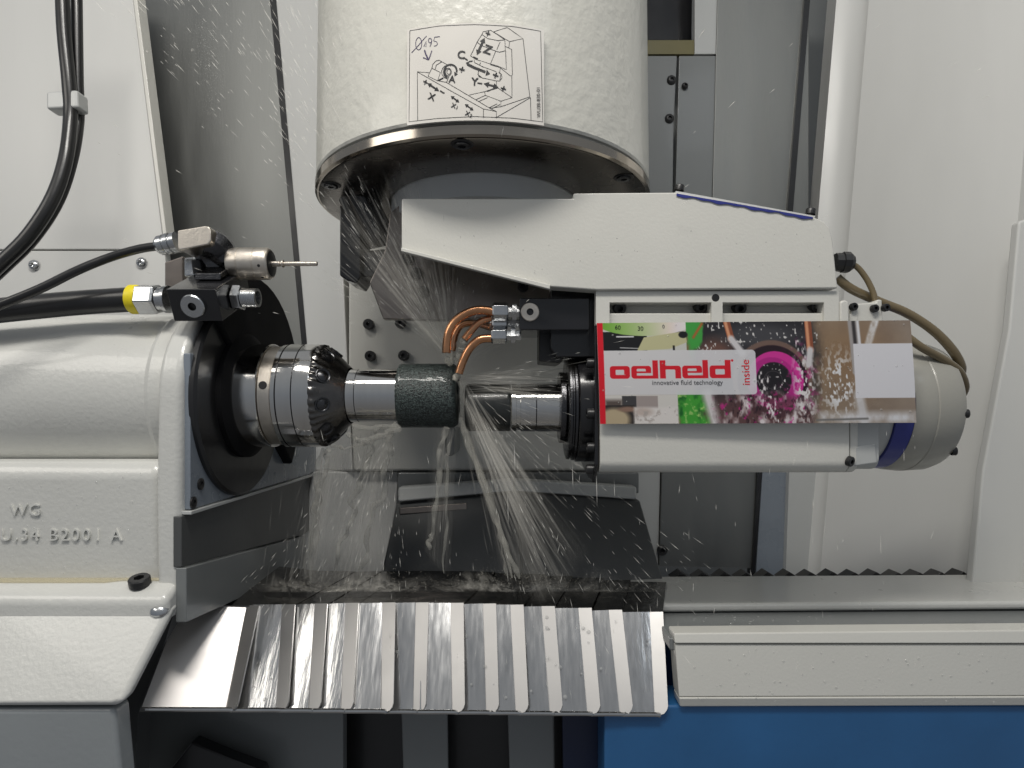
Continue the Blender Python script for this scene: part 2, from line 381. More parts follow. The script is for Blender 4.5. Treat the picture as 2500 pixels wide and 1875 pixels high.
cb = thing('black_bellows', 'black bellows area with gray strips imitating glass reflections below the steel cover', 'drain grille', P(1150, 1875, .62))
MB().plate([(838, 1700), (1490, 1700), (1490, 2150), (838, 2150)], .66, .67).build('backing', M['rubber'], cb)
for x0, x1 in ((978, 1092), (1238, 1352)):
    MB().plate([(x0, 1700), (x1, 1700), (x1 + 6, 2150), (x0 + 14, 2150)], .615, .62).build('reflection_strip', M['gray'], cb, bevel=.002)  # added gray strips imitating upright reflections in the window glass
MB().plate([(1372, 1700), (1482, 1700), (1482, 2150), (1380, 2150)], .60, .61).build('side_sheet', M['bluedark'], cb, bevel=.002)
tag(MB().plate([(285, 1600), (838, 1700), (838, 2150), (320, 2150)], .615, .63).build('drain_sheet', M['gray'], bevel=.002), 'gray sheet metal drain panel below the left end of the steel cover', 'drain panel')
tag(MB().plate([(405, 1890), (468, 1812), (560, 1850), (640, 1880), (700, 2100), (405, 2100)], .585, .60).build('drain_flap', M['rubber'], bevel=.002), 'black angular rubber flap at the bottom of the gray drain panel', 'rubber flap')

# ------------------------------------------------------------------ telescopic steel cover
tel = thing('telescopic_cover', 'overlapping bright steel leaves of a telescopic way cover', 'way cover', P(1000, 1740, .56))
tx = [440, 634, 721, 800, 876, 966, 1047, 1132, 1211, 1278, 1354, 1444, 1518, 1618]
bx = [345, 583, 705, 784, 863, 961, 1040, 1135, 1218, 1290, 1373, 1465, 1544, 1630]
for k in range(13):
    o = .0016 * k
    dt, db = .583 + o * .9, .528 + o * 1.0 + (0, .003, .0015, -.0005, -.0034, .0025, -.001, .0035, .003, .005, .004, .0055, .005)[k]
    ty = 1478 - 14 * math.sin(math.pi * k / 12) + (k / 12) * 16
    by = 1737 + 12 * (k / 12)
    xl_t, xr_t, xl_b, xr_b = tx[k], tx[k + 1], bx[k], bx[k + 1]
    if k: xl_t -= 16; xl_b -= 16
    rnd = random.Random(k * 7 + 1); tw = rnd.uniform(.0, .0035); tl = rnd.uniform(-.0012, .0012)
    strip = 32
    A = lambda x, y, d: P(x, y, d)
    nn = Vector((0, -.793, .609))
    up, dn = .0, 1.0
    # main facet, slightly bowed: a grid so that the brushing and bow give uneven reflections
    def facet(c00, c10, c11, c01, nu, nv, bow):
        b = MB(); vs = []; fs = []
        for j in range(nv + 1):
            for i in range(nu + 1):
                u, v = i / nu, j / nv
                p = c00.lerp(c10, u).lerp(c01.lerp(c11, u), v)
                p = p + nn * (bow * math.sin(math.pi * u) + .00035 * math.sin(3 * v + k) * math.sin(2.1 * u + k * 1.7))
                vs.append(p)
        for j in range(nv):
            for i in range(nu):
                a = j * (nu + 1) + i; fs.append((a, a + nu + 1, a + nu + 2, a + 1))
        m0 = len(vs)
        vs += [p - nn * .0009 for p in vs]
        fs += [tuple(m0 + i for i in f[::-1]) for f in fs]
        rim = [i for i in range(nu + 1)] + [(nu + 1) * (j + 1) + nu for j in range(nv)] + [(nu + 1) * nv + i for i in range(nu - 1, -1, -1)] + [(nu + 1) * j for j in range(nv - 1, 0, -1)]
        for i in range(len(rim)):
            a, c = rim[i], rim[(i + 1) % len(rim)]; fs.append((a, c, c + m0, a + m0))
        return b.add(vs, fs)
    c00, c10 = A(xl_t, ty, dt), A(xr_t - strip, ty, dt)
    c01, c11 = A(xl_b, by - 8, db), A(xr_b - strip, by - 8, db)
    if not k: c00 = A(xl_t, ty, dt - .020); c01 = A(xl_b, by - 8, db - .020)
    if k:
        c00 = c00 - nn * tw; c01 = c01 - nn * (tw + tl)
    leaf = facet(c00, c10, c11, c01, 10, 8, .0003).build('leaf', M['leafm'] if k == 0 else M['leaf'], tel, angle=40)
    # edge strip standing proud of the next leaf, with a rounded lower corner
    h_ = .0016
    g = [c10 + nn * .0001, A(xr_t, ty + 1, dt) + nn * h_, A(xr_b, by - 24, db) + nn * h_, A(xr_b - 3, by - 14, db) + nn * h_, A(xr_b - 9, by - 6, db) + nn * (h_ * .8), A(xr_b - 18, by - 3, db) + nn * (h_ * .6), A(xr_b - strip, by - 3, db) + nn * .0001]
    ng = len(g)
    MB().add([p for p in g] + [p - nn * .0030 for p in g], [tuple(range(ng - 1, -1, -1)), tuple(range(ng, 2 * ng))] + [(i, (i + 1) % ng, (i + 1) % ng + ng, i + ng) for i in range(ng)]).build('edge_strip', M['leafs'], leaf, angle=20)
    # rolled lower hem
    MB().tube([A(xl_b - 3, by - 5, db - (.001 if k else .021)), A(xr_b - strip, by - 5, db - .001), A(xr_b - 20, by - 3, db)], .0020, 8, 3).build('hem', M['leaf'], leaf)
    # horizontal top of the leaf
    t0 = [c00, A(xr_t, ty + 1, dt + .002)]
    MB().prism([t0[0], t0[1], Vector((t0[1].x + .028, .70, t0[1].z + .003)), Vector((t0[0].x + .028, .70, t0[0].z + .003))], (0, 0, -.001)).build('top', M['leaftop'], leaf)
MB().plate([(283, 1720), (345, 1500), (438, 1470), (345, 1738), (310, 1880)], .60, .64).build('side_return', M['darkgray'], tel)

# ------------------------------------------------------------------ workhead (left)
AX = Vector((0, .60, Z(966, .60)))
wh = thing('workhead', 'white cast workhead with raised letters carrying the steel chuck', 'workhead', P(200, 1480, .55))
Xf = -.268
c = Vector((0, AX.y, AX.z))
b = MB()
b.lathe([(-.40, .078), (-.045, .078), (-.040, .081), (-.002, .081), (0, .079)], Vector((Xf, c.y, c.z)), (1, 0, 0), 96)
b.build('barrel', M['cast'], wh, angle=30)
fl = [(.502, .035)]
sec = []
for k in range(13):
    a = R(-5 + 100 * k / 12); sec.append((AX.y - .098 * math.cos(a) , AX.z + .085 * math.sin(a)))
sec = [(AX.y - .098, -.158), (AX.y - .100, -.06)] + sec + [(AX.y + .03, AX.z + .06), (AX.y + .03, -.158)]
MB().prism([(Xf - .023, y, z) for y, z in sec], (.0205, 0, 0)).build('front_flange', M['cast'], wh, bevel=.006, seg=4)
MB().prism([(-.75, y, z) for y, z in ((.513, -.157), (.511, -.046), (.520, -.040), (.66, -.040), (.66, -.157))], (.75 + Xf - .0235, 0, 0)).build('housing', M['cast'], wh, bevel=.010, seg=5)
MB().prism([(-.75, y, z) for y, z in ((.487, -.166), (.487, -.147), (.500, -.1385), (.60, -.137), (.60, -.166))], (.75 + Xf - .0055, 0, 0)).build('foot', M['cast'], wh, bevel=.006, seg=4)
bolt(wh, Vector((X(337, .497), .500, -.1390)), (0, -.3, 1), .0082, .0065, M['blackm'])
# end face: plate painted in a shaded blue-gray, and black disc
MB().lathe([(0, .0935), (.004, .0935), (.006, .091), (.0061, .0)], Vector((Xf + .001, c.y, c.z - .003)), (1, 0, 0), 80, False).build('end_disc', M['rubber'], wh, angle=30)
MB().lathe([(.006, .060), (.012, .060), (.016, .052), (.0161, 0)], Vector((Xf, c.y, c.z)), (1, 0, 0), 64, False).build('labyrinth_ring', M['flatblack'], wh, angle=30)
# black splash guard behind the chuck
gd = [(.625 + .120 * math.cos(R(t)), AX.z + (.120 if t < 180 else .088) * math.sin(R(t))) for t in range(-40, 150, 8)]
MB().prism([(Xf - .004, y, z) for y, z in gd], (.016, 0, 0)).build('splash_guard', M['flatblack'], wh, bevel=.003)

def text_mesh(body, size, extrude=0.0, spacing=1.0, align='LEFT', bold=0.0):
    cu = bpy.data.curves.new('lettering', 'FONT'); cu.body = body; cu.size = size; cu.extrude = extrude
    cu.space_character = spacing; cu.offset = bold * size; cu.align_x = align; cu.resolution_u = 4
    o = bpy.data.objects.new('tmp_text', cu); COL.objects.link(o)
    dg = bpy.context.evaluated_depsgraph_get(); dg.update()
    me = bpy.data.meshes.new_from_object(o.evaluated_get(dg))
    bpy.data.objects.remove(o); return me
def letters(body, size, origin, parent, m, extrude=.0008, spacing=1.0, name='raised_lettering'):
    me = text_mesh(body, size, extrude, spacing)
    off = WL[parent]
    for v in me.vertices:
        v.co = Vector((origin.x + v.co.x, origin.y - v.co.z, origin.z + v.co.y)) - off
    me.materials.clear(); me.materials.append(m)
    o = bpy.data.objects.new(name, me); COL.objects.link(o); o.parent = parent; WL[o] = off
    mod = o.modifiers.new('Bevel', 'BEVEL'); mod.width = .0004; mod.segments = 2
    return o
letters('WG', .0138, P(27, 1258, .5115), wh, M['cast'], .0016, 1.15)
letters('U.34 B2001 A', .0140, P(2, 1319, .5118), wh, M['cast'], .0016, 1.28)

MB().prism([P(-500, 1476, .492), P(424, 1478, .492), P(300, 1718, .452), P(275, 1728, .452), P(-500, 1730, .452)], (0, .014, 0)).build('sloped_base', M['cast'], wh, bevel=.006, seg=3)
MB().prism([P(-500, 1732, .456), P(278, 1730, .456), P(318, 2150, .456), P(-500, 2150, .456)], (0, .02, 0)).build('lower_base', M['midgray'], wh, bevel=.004)
MB().prism([P(-100, 1480, .540), P(428, 1484, .540), P(405, 1560, .540), P(336, 1746, .540), P(322, 2150, .540), P(-100, 2150, .540)], (0, .02, 0)).build('edge_gasket', M['darkgray'], wh)
bolt(wh, P(392, 1490, .492), (0, -.5, .85), .0075, .006, M['zinc'], 'screw', .4, True)

# ------------------------------------------------------------------ chuck, arbor, abrasive wheel
def Xa(px): return X(px, .60)
ch = thing('collet_chuck', 'polished steel collet chuck with a black conical nut on the workhead', 'chuck', (Xa(700), .60, AX.z))
O = Vector((0, AX.y, AX.z))
def lx(prof, name, m, parent, seg=96, caps=True, o=O, angle=30):
    return MB().lathe([(Xa(p), r) for p, r in prof], o, (1, 0, 0), seg, caps).build(name, m, parent, angle=angle)
lx([(590, .046), (604, .0475), (612, .0498), (672, .0500), (674, .0490)], 'rear_body', M['chrome'], ch)
lx([(674.5, .0465), (676, .0475), (703, .0478), (705, .0465)], 'groove_ring', M['alu'], ch)
lx([(705.5, .0490), (707, .0500), (716, .0500)], 'lock_ring', M['chrome'], ch)
lx([(716.3, .0488), (719, .0488)], 'groove', M['darksteel'], ch)
lx([(719.3, .0500), (752.5, .0500)], 'front_body', M['chrome'], ch)
lx([(752.8, .0490), (755, .0490)], 'groove', M['darksteel'], ch)
lx([(755.3, .0500), (789, .0497), (792, .0490)], 'nut_skirt', M['chrome'], ch)
MB().lathe([(0, .0038), (.0006, .0036), (.00061, 0)], Vector((Xa(689), AX.y - .0477 * .985, AX.z + .0477 * .17)), (0, -.985, .17), 20, False).build('key_hole', M['blackm'], ch)
# fluted conical nut: scalloped by angle
b = MB(); seg = 312; rings = [(790, .0493, .0), (794, .0492, .0009), (799, .0486, .0012), (804, .0474, .0003), (832, .0378, .0), (852, .0296, .0), (858, .0272, .0)]
vs = []; fs = []
for px, r, am in rings:
    for k in range(seg):
        th = 2 * math.pi * k / seg
        rr = r + am * .6 * math.sin(th * 39 + 1.5 * math.sin(th * 7))
        vs.append(O + Vector((Xa(px + (2.5 * math.sin(th * 39 + 1.5 * math.sin(th * 7)) if 793 < px < 803 else 0)), math.cos(th) * rr, math.sin(th) * rr)))
for i in range(len(rings) - 1):
    for k in range(seg):
        k2 = (k + 1) % seg; fs.append((i * seg + k, i * seg + k2, (i + 1) * seg + k2, (i + 1) * seg + k))
cone = b.add(vs, fs).build('conical_nut', M['nut'], ch, angle=50)
b = MB()
for k in range(10):
    th = 2 * math.pi * (k + .35) / 10
    rad = Vector((0, math.cos(th), math.sin(th)))
    nrm = (rad * .80 + Vector((.60, 0, 0))).normalized()
    cpt = O + Vector((Xa(819), 0, 0)) + rad * .0428
    MB().lathe([(-.002, .0068), (.0009, .0072), (.0012, .0066), (.0010, .0058), (.0002, .0050), (.0008, .0036), (.0014, .0018), (.0016, .00001)], cpt, nrm, 20, False).build('spanner_hole', M['darksteel'], cone, angle=60)

gw = thing('abrasive_point', 'green black abrasive stone on a polished steel arbor in the chuck', 'grinding tool', (Xa(980), .60, AX.z))
lx([(850, .0258), (878.5, .0260)], 'arbor', M['chrome'], gw)
lx([(878.7, .0255), (880.2, .0255)], 'groove', M['darksteel'], gw)
lx([(880.4, .0260), (980, .0262)], 'arbor', M['chrome'], gw)
b = MB(); seg = 200; prof = [(977, .026), (977.5, .0300), (981, .0311)] + [(981 + 4 * i, .0311) for i in range(1, 31)] + [(1108, .0309), (1117, .0285), (1118, .020), (1118, .0001)]
vs = []; fs = []
for px, r in prof:
    for k in range(seg):
        th = 2 * math.pi * k / seg; rr = r + (random.gauss(0, .00008) if r > .02 else 0)
        vs.append(O + Vector((Xa(px) + (random.gauss(0, .0002)), math.cos(th) * rr, math.sin(th) * rr)))
for i in range(len(prof) - 1):
    for k in range(seg):
        k2 = (k + 1) % seg; fs.append((i * seg + k, i * seg + k2, (i + 1) * seg + k2, (i + 1) * seg + k))
b.add(vs, fs).build('abrasive_stone', M['stone'], gw, angle=60)

# ------------------------------------------------------------------ hydraulic block, hose, touch probe
mb = thing('hydraulic_block', 'tilted black manifold block with a silver hex plug above the workhead', 'manifold block', P(468, 778, .53))
xa, xb = -.2817, -.2417
A_, B_, C_, D_ = (.500, .1013), (.558, .1305), (.570, .106), (.5125, .077)
MB().prism([(xa, y, z) for y, z in (A_, B_, C_, D_)], (xb - xa, 0, 0)).build('block', M['black'], mb, bevel=.0008)
fn = Vector((0, -.89, -.456)).normalized(); fc = Vector(((xa + xb) / 2 - .0005, .5060, .0890))
MB().lathe([(-.002, .0098), (.0022, .0098), (.003, .0092), (.003, .0034)], fc, fn, 48, False).build('hex_plug', M['zinc'], mb, angle=30)
MB().lathe([(.003, .0034), (.0005, .0034), (.0005, 0)], fc, fn, 6, False).build('hex_socket', M['blackm'], mb, angle=20)
tn = Vector((0, -.45, .89)).normalized()
fa = Vector((xb, .533, Z(727, .533)))
MB().lathe([(.001, .0108), (.0016, .0112), (.0072, .0112), (.008, .0106)], fa, (1, 0, 0), 6).build('fitting_hex', M['zinc'], mb, angle=20)
prof = [(.008, .0072)]
for k in range(9): prof += [(.0085 + k * .0014, .0080), (.0092 + k * .0014, .0074)]
prof += [(.0215, .0080), (.0215, .0058), (.012, .0055), (.012, 0)]
MB().lathe(prof, fa, (1, 0, 0), 32, False).build('threaded_stub', M['zinc'], mb, angle=50)
MB().prism([P(402, 640, .575), P(446, 625, .575), P(446, 720, .575), P(402, 720, .575)], (0, .012, 0)).build('bracket', M['taupe'], mb, bevel=.001)
MB().prism([P(448, 628, .548), P(516, 624, .548), P(520, 672, .548), P(448, 676, .548)], (0, .025, 0)).build('clamp', M['zinc'], mb, bevel=.002)
bolt(mb, P(486, 668, .545), (0, -.3, .95), .0048, .012, M['blackm'])
MB().prism([(xa + .012, y, z) for y, z in ((.522, .1135), (.556, .1310), (.556, .137), (.522, .1195))], (.022, 0, 0)).build('base_plate', M['darksteel'], mb, bevel=.001)

hs = thing('hydraulic_hose', 'thick black hose with a yellow collar screwed into the manifold block', 'hose', P(160, 760, .535))
hc = Vector((xa, .535, Z(731, .535)))
MB().tube([P(325, 731, .535), P(200, 739, .535), P(80, 750, .53), P(-80, 768, .525), P(-260, 800, .52)], .0106, 24).build('rubber_hose', M['rubber'], hs)
MB().lathe([(0, .0118), (.001, .0126), (.006, .0126), (.0085, .0120)], Vector((X(320, .535), hc.y, hc.z)), (1, 0, 0), 40).build('yellow_collar', M['yellow'], hs)
MB().lathe([(0, .0134), (.001, .0138), (.0145, .0138), (.0165, .0125)], Vector((X(343, .535), hc.y, hc.z)), (1, 0, 0), 6, phase=.3).build('union_nut', M['zinc'], hs, bevel=.0008, angle=20)
MB().lathe([(0, .0105), (.004, .0105), (.005, .0118), (.008, .0118)], Vector((X(391, .535), hc.y, hc.z)), (1, 0, 0), 32).build('union_body', M['zinc'], hs)

tp = thing('touch_probe', 'steel touch probe with thin stylus and angled metal cable plug', 'touch probe', P(560, 690, .54))
pr = Vector((0, .545, Z(644, .545)))
MB().lathe([(X(560, .545), .0085), (X(564, .545), .0128), (X(570, .545), .0138), (X(590, .545), .0140), (X(590.4, .545), .0137), (X(591.4, .545), .0137), (X(592, .545), .0140), (X(628, .545), .0140),
            (X(628.4, .545), .0137), (X(629.4, .545), .0137), (X(630, .545), .0140), (X(655, .545), .0139), (X(660, .545), .0132), (X(663, .545), .0118)], pr, (1, 0, 0), 64).build('probe_body', M['alu'], tp)
MB().lathe([(X(663, .545) + .0001, .0112), (X(664, .545), .0108), (X(665, .545), .004)], pr, (1, 0, 0), 40).build('probe_face', M['blackm'], tp)
MB().lathe([(X(664, .545), .0024), (X(684, .545), .0024), (X(685, .545), .0016), (X(688, .545), .0016), (X(689, .545), .0032), (X(693, .545), .0032), (X(694, .545), .0017), (X(698, .545), .0017), (X(699, .545), .0020), (X(774, .545), .0020), (X(775, .545), .0014)], pr, (1, 0, 0), 24).build('stylus', M['alu'], tp)
for th in (200, 250):
    d_ = Vector((0, math.cos(R(th)), math.sin(R(th)))); MB().lathe([(0, .0014), (.0003, .0012), (.00031, 0)], pr + Vector((X(646, .545), 0, 0)) + d_ * .0138, d_, 12, False).build('pin_hole', M['blackm'], tp)
MB().prism([P(433, 562, .520), P(500, 551, .520), P(510, 553, .520), P(515, 562, .520), P(515, 588, .520), P(508, 597, .520), P(438, 611, .520), P(433, 606, .520)], (0, .024, 0)).build('plug_housing', M['alu'], tp, bevel=.0012, seg=3)
MB().tube([P(505, 590, .536), P(530, 602, .540), P(548, 622, .544), P(562, 640, .545)], [.0135, .0135, .012, .0095], 8, 4).build('elbow', M['darksteel'], tp, angle=20)
MB().tube([P(500, 618, .55), P(528, 650, .552), P(560, 660, .552)], [.010, .012, .010], 10, 3).build('probe_mount', M['darksteel'], tp)
gp = [(434, .0088), (424, .0088), (423, .0078), (419, .0078), (418, .0090), (409, .0090), (408, .0078), (404, .0078), (403, .0086), (390, .0082), (383, .0062)]
dirv = (P(383, 601, .532) - P(434, 591, .532)).normalized()
MB().lathe([((434 - p) / 1500 * .532, r) for p, r in gp], P(434, 591, .532), dirv, 40).build('cable_gland', M['zinc'], tp, angle=30)
pc = tag(MB().tube([P(386, 601, .532), P(340, 608, .53), P(270, 628, .525), P(190, 660, .515), P(100, 704, .505), P(10, 741, .497), P(-60, 765, .492), P(-200, 800, .488)], .0037, 16).build('probe_cable', M['rubber']),
         'thin glossy black cable running from the touch probe plug down over the hose', 'cable')
tag(MB().tube([P(150, -120, .72), P(155, 60, .72), P(168, 200, .72), P(172, 290, .72), P(160, 390, .71), P(128, 485, .70), P(70, 575, .69), P(0, 645, .68), P(-80, 720, .67)], .0075, 16).build('hanging_cable', M['rubber']),
    'thick black cable hanging down in front of the white side wall', 'cable', 'hanging black cables')
tag(MB().tube([P(186, -120, .735), P(188, 60, .735), P(190, 200, .735), P(192, 290, .735), P(176, 390, .725), P(142, 490, .715), P(82, 582, .705), P(12, 652, .695), P(-80, 735, .68)], .0062, 16).build('hanging_cable', M['rubber']),
    'thinner black cable behind the thick one at the white side wall', 'cable', 'hanging black cables')
cc = tag(MB().prism([P(112, 222, .715), P(188, 218, .715), P(190, 262, .715), P(112, 266, .715)], (0, .02, 0)).build('cable_clip', M['graywhite'], bevel=.003), 'pale plastic clip holding the two hanging black cables', 'cable clip')

# ------------------------------------------------------------------ round grinding head with flange
HC = Vector((X(1183, .66), .66, 0)); HR = .173; HZ = .220
hd = thing('rotary_column', 'large white round machine head with polished steel flange underneath', 'machine head', (HC.x, HC.y, HZ))
MB().lathe([(HZ + .0100, HR - .004), (HZ + .0125, HR - .004), (HZ + .0128, HR - .0015), (HZ + .015, HR - .0005), (HZ + .25, HR - .003), (.9, HR - .007)], HC, (0, 0, 1), 160).build('housing', M['head'], hd, angle=25)
MB().lathe([(HZ, .101), (HZ, HR - .0015), (HZ + .0015, HR + .0005), (HZ + .0088, HR + .0005), (HZ + .0098, HR - .001), (HZ + .0100, .11), (HZ + .0100, .101), (HZ, .101)], HC, (0, 0, 1), 160, False).build('flange_ring', M['ring'], hd, angle=25)
MB().lathe([(HZ - .0004, .1012), (HZ - .0006, .102), (HZ - .0006, HR - .004), (HZ - .0002, HR - .003)], HC, (0, 0, 1), 160, False).build('ring_underside', M['darkring'], hd, angle=25)  # underside of the same ring in a darker steel tone
for k in range(6):
    a = R(-94 + 60 * k); cp = HC + Vector((.1605 * math.cos(a), .1605 * math.sin(a), HZ - .0008))
    if k in (3,): continue
    MB().lathe([(0, .0095), (.0006, .0088), (.00061, .0)], cp, (0, 0, -1), 28, False).build('counterbore', M['blackm'], hd, angle=20)
    bolt(hd, cp + Vector((0, 0, -.0004)), (0, 0, -1), .0066, .0016, M['darksteel'])
MB().lathe([(HZ - .024, .094), (HZ - .0225, .0965), (HZ - .021, .0985), (HZ + .02, .0985)], HC, (0, 0, 1), 96).build('rotary_hub', M['hub'], hd, angle=25)

nb = thing('nozzle_holder', 'black angular nozzle holder hanging under the flange', 'nozzle holder', P(890, 690, .64))
MB().plate([(829, 500), (880, 520), (880, 676), (870, 692), (846, 684), (829, 672)], .635, .68).build('arm', M['black'], nb, bevel=.0015)
MB().plate([(882, 612), (940, 606), (958, 622), (956, 655), (944, 680), (882, 676)], .645, .69).build('clamp_block', M['black'], nb, bevel=.003)
MB().tube([P(850, 430, .625), P(880, 500, .64), P(915, 570, .65), P(925, 600, .655)], [.017, .019, .019, .016], 20, 4).build('swivel_pipe', M['black'], nb)

# ------------------------------------------------------------------ grinding spindle unit (right)
sp = thing('grinding_spindle', 'white motor spindle with sheet cover plate and black nose flange', 'grinding spindle', P(1760, 1150, .60))
cov = [(980, 484), (1399, 484), (1399, 471), (1650, 469), (1988, 530), (2012, 540), (2026, 556), (2034, 590), (2046, 704), (1456, 708), (1343, 700), (980, 608)]
cv = MB().plate(cov, .530, .546).build('cover_plate', M['white'], sp, bevel=.0015)
MB().prism([P(979, 604, .524), P(1343, 695, .524), P(1343, 706, .524), P(979, 613, .524)], (0, .0055, 0)).build('folded_lip', M['white'], cv, bevel=.0006)
pts = []
for k in range(41):
    t = k / 40; x = 1652 + (1985 - 1652) * t; y = 472 + (530 - 472) * t
    pts.append((x, y))
b = MB().plate([(x, y) for x, y in pts] + [(x, y + 6 + 3 * math.sin(i * .9) * math.sin(i * .37)) for i, (x, y) in reversed(list(enumerate(pts)))], .529, .5298)
b.build('film_edge', M['blueband'], cv)
MB().prism([P(1650, 466, .531), P(1990, 527, .531), P(1990, 531, .531), P(1650, 471, .531)], (0, .05, 0)).build('top_edge', M['sheet'], cv)
for x, y in ((1658, 464), (1978, 522)): bolt(cv, P(x, y + 2, .545), (.15, 0, .98), .0042, .005, M['blackm'])
bp = MB().plate([(952, 520), (975, 500), (1343, 560), (1343, 728), (1275, 745), (1180, 775), (1100, 782), (935, 778), (902, 690), (940, 610)], .605, .617).build('side_plate', M['taupe'], sp, bevel=.001)
for x, y in ((997, 632), (1018, 669), (1035, 714), (1277, 700)): bolt(bp, P(x, y, .605), (0, -1, 0), .0058, .006, M['blackm'])
# mounting frame with two slots
fr = MB()
d0, d1 = .534, .575
def bar(x0, y0, x1, y1): fr.plate([(x0, y0), (x1, y0), (x1, y1), (x0, y1)], d0, d1)
bar(1455, 711, 2048, 738); bar(1455, 738, 1488, 792); bar(1737, 738, 1764, 792); bar(2012, 738, 2048, 792)
fo = fr.build('mounting_frame', M['white'], sp)
MB().plate([(1480, 730), (2020, 730), (2020, 800), (1480, 800)], .554, .580).build('slot_floor', M['white'], fo)
MB().plate([(1525, 768), (1737, 766), (1737, 800), (1525, 800)], .545, .5535).build('slot_step', M['white'], fo, bevel=.002)
MB().plate([(1795, 764), (2012, 762), (2012, 800), (1795, 800)], .545, .5535).build('slot_step', M['white'], fo, bevel=.002)
for x, y in ((1510, 750), (1706, 747), (1985, 744), (1800, 750)): bolt(fo, P(x, y, .554), (0, -.9, -.3), .0058, .009, M['blackm'])
MB().lathe([(0, .0034), (.0003, .003), (.00031, 0)], P(1747, 727, .534), (0, -1, 0), 20, False).build('tapped_hole', M['blackm'], fo)
# body
SC = Vector((0, .60, Z(995, .60)))
X0, X1 = X(1464, .54), X(2070, .54)
sec = [(.538, .088), (.537, -.041)]
for k in range(1, 9):
    a = math.pi / 2 * k / 8; sec.append((.537 + .013 * (1 - math.cos(a)), -.041 - .0115 * math.sin(a)))
sec += [(.66, -.0560), (.66, .088)]
MB().prism([(X0, y, z) for y, z in sec], (X1 - X0, 0, 0)).build('spindle_body', M['white'], sp, bevel=.001)
MB().prism([(X1 + .0012, y + .0015, z) for y, z in sec], (X(2090, .54) - X1, 0, 0)).build('rear_flange', M['white'], sp, bevel=.001)
sec2 = [(SC.y + (y - SC.y) * .96, SC.z + (z - SC.z) * .95) for y, z in sec]
MB().prism([(X(2091, .54), y, z) for y, z in sec2], (X(2146, .54) - X(2091, .54), 0, 0)).build('motor_body', M['graywhite'], sp, bevel=.001)
MB().plate([(2085, 1090), (2140, 1082), (2144, 1132), (2085, 1140)], .5385, .545).build('terminal_lid', M['graywhite'], sp, bevel=.002)
bolt(sp, P(2070, 1125, .5385), (.5, -.8, -.2), .0045, .004, M['blackm'])
xe = X(2190, .56)
MB().lathe([(-.030, .0575), (-.0125, .0575)], SC + Vector((xe, 0, .001)), (1, 0, 0), 72).build('motor_shell', M['graywhite'], sp)
MB().lathe([(-.012, .0600), (.004, .0600)], SC + Vector((xe, 0, .001)), (1, 0, 0), 72).build('blue_band', M['blueband'], sp)
MB().lathe([(.0045, .0598), (.008, .0610), (.022, .0625), (.0235, .0618), (.0245, .0625), (.042, .0615), (.050, .0585), (.053, .050), (.054, 0)], SC + Vector((xe, 0, .001)), (1, 0, 0), 72, False).build('end_cap', M['endcap'], sp)
for zz, yy in ((-.034, .56), (.045, .565), (.0, .545)): bolt(sp, Vector((xe + .0495, yy, zz)), (1, -.3, 0), .0040, .004, M['blackm'])
# nose
def nx(prof, name, m, parent, seg=80, caps=True): return MB().lathe([(Xa(p), r) for p, r in prof], SC, (1, 0, 0), seg, caps).build(name, m, parent, angle=30)
nx([(1248, .0226), (1250, .0233), (1260, .0233), (1261, .0222), (1270, .0222), (1271, .0233), (1306.5, .0235)], 'quill', M['chrome'], sp)
nx([(1306.8, .0229), (1308.6, .0229)], 'groove', M['darksteel'], sp)
nx([(1309, .0235), (1368, .0235)], 'quill', M['chrome'], sp)
nx([(1364, .034), (1366, .0345), (1376, .0345), (1380, .033)], 'labyrinth_disc', M['darksteel'], sp)
nx([(1380, .048), (1382, .0502), (1387, .0506), (1389, .049), (1392, .049), (1394, .0512), (1399, .0512), (1401, .050)], 'seal_ring', M['darksteel'], sp)
nx([(1401.5, .0515), (1404, .0527), (1446, .0527)], 'nose_flange', M['black'], sp)
MB().prism([(X(1441, .57), y, z) for y, z in ((.545, .112), (.540, .03), (.540, -.045), (.555, -.062), (.585, -.062), (.66, -.050), (.66, .112))], (X(1461, .54) - X(1441, .57) + .0005, 0, 0)).build('back_plate', M['black'], sp, bevel=.0015)
for yy, zz in ((.552, -.050), (.546, .0), (.548, .045), (.546, -.03)):
    bolt(sp, Vector((X(1441, .57), yy, zz)), (-1, 0, 0), .0045, .006, M['blackm'])
MB().plate([(1344, 704), (1456, 712), (1456, 872), (1360, 872), (1344, 850)], .560, .62).build('nose_bracket', M['black'], sp, bevel=.0015)
MB().plate([(1316, 800), (1376, 800), (1376, 880), (1362, 886), (1316, 882)], .575, .62).build('nozzle_bracket', M['blackm'], sp, bevel=.0015)
# sheet bracket pieces at the right end of the frame
MB().plate([(2051, 736), (2062, 731), (2074, 736), (2075, 792), (2051, 792)], .533, .56).build('hose_bracket', M['white'], sp, bevel=.002)
MB().plate([(2078, 742), (2140, 738), (2142, 731), (2154, 731), (2156, 790), (2078, 792)], .540, .56).build('hose_bracket', M['white'], sp, bevel=.002)
for x, y in ((2080, 750), (2131, 754), (2158, 752)): bolt(sp, P(x, y, .540), (.2, -1, 0), .0034, .004, M['blackm'])
MB().lathe([(0, .0082), (.006, .0085), (.0065, .0095), (.0125, .0095), (.016, .0065), (.0165, .003)], P(2038, 640, .565), (1, -.1, -.05), 10).build('cable_gland', M['blackm'], sp, angle=30)
dq = thing('dressing_wheel', 'dark wet grinding wheel on the quill of the white spindle', 'grinding wheel', (Xa(1190), .60, SC.z))
b = MB(); seg = 140; prof = [(1138, .0001), (1138, .0215), (1141, .0229)] + [(1141 + 6 * i, .0231) for i in range(1, 17)] + [(1244, .0231), (1247, .0222), (1247, .01)]
vs = []; fs = []
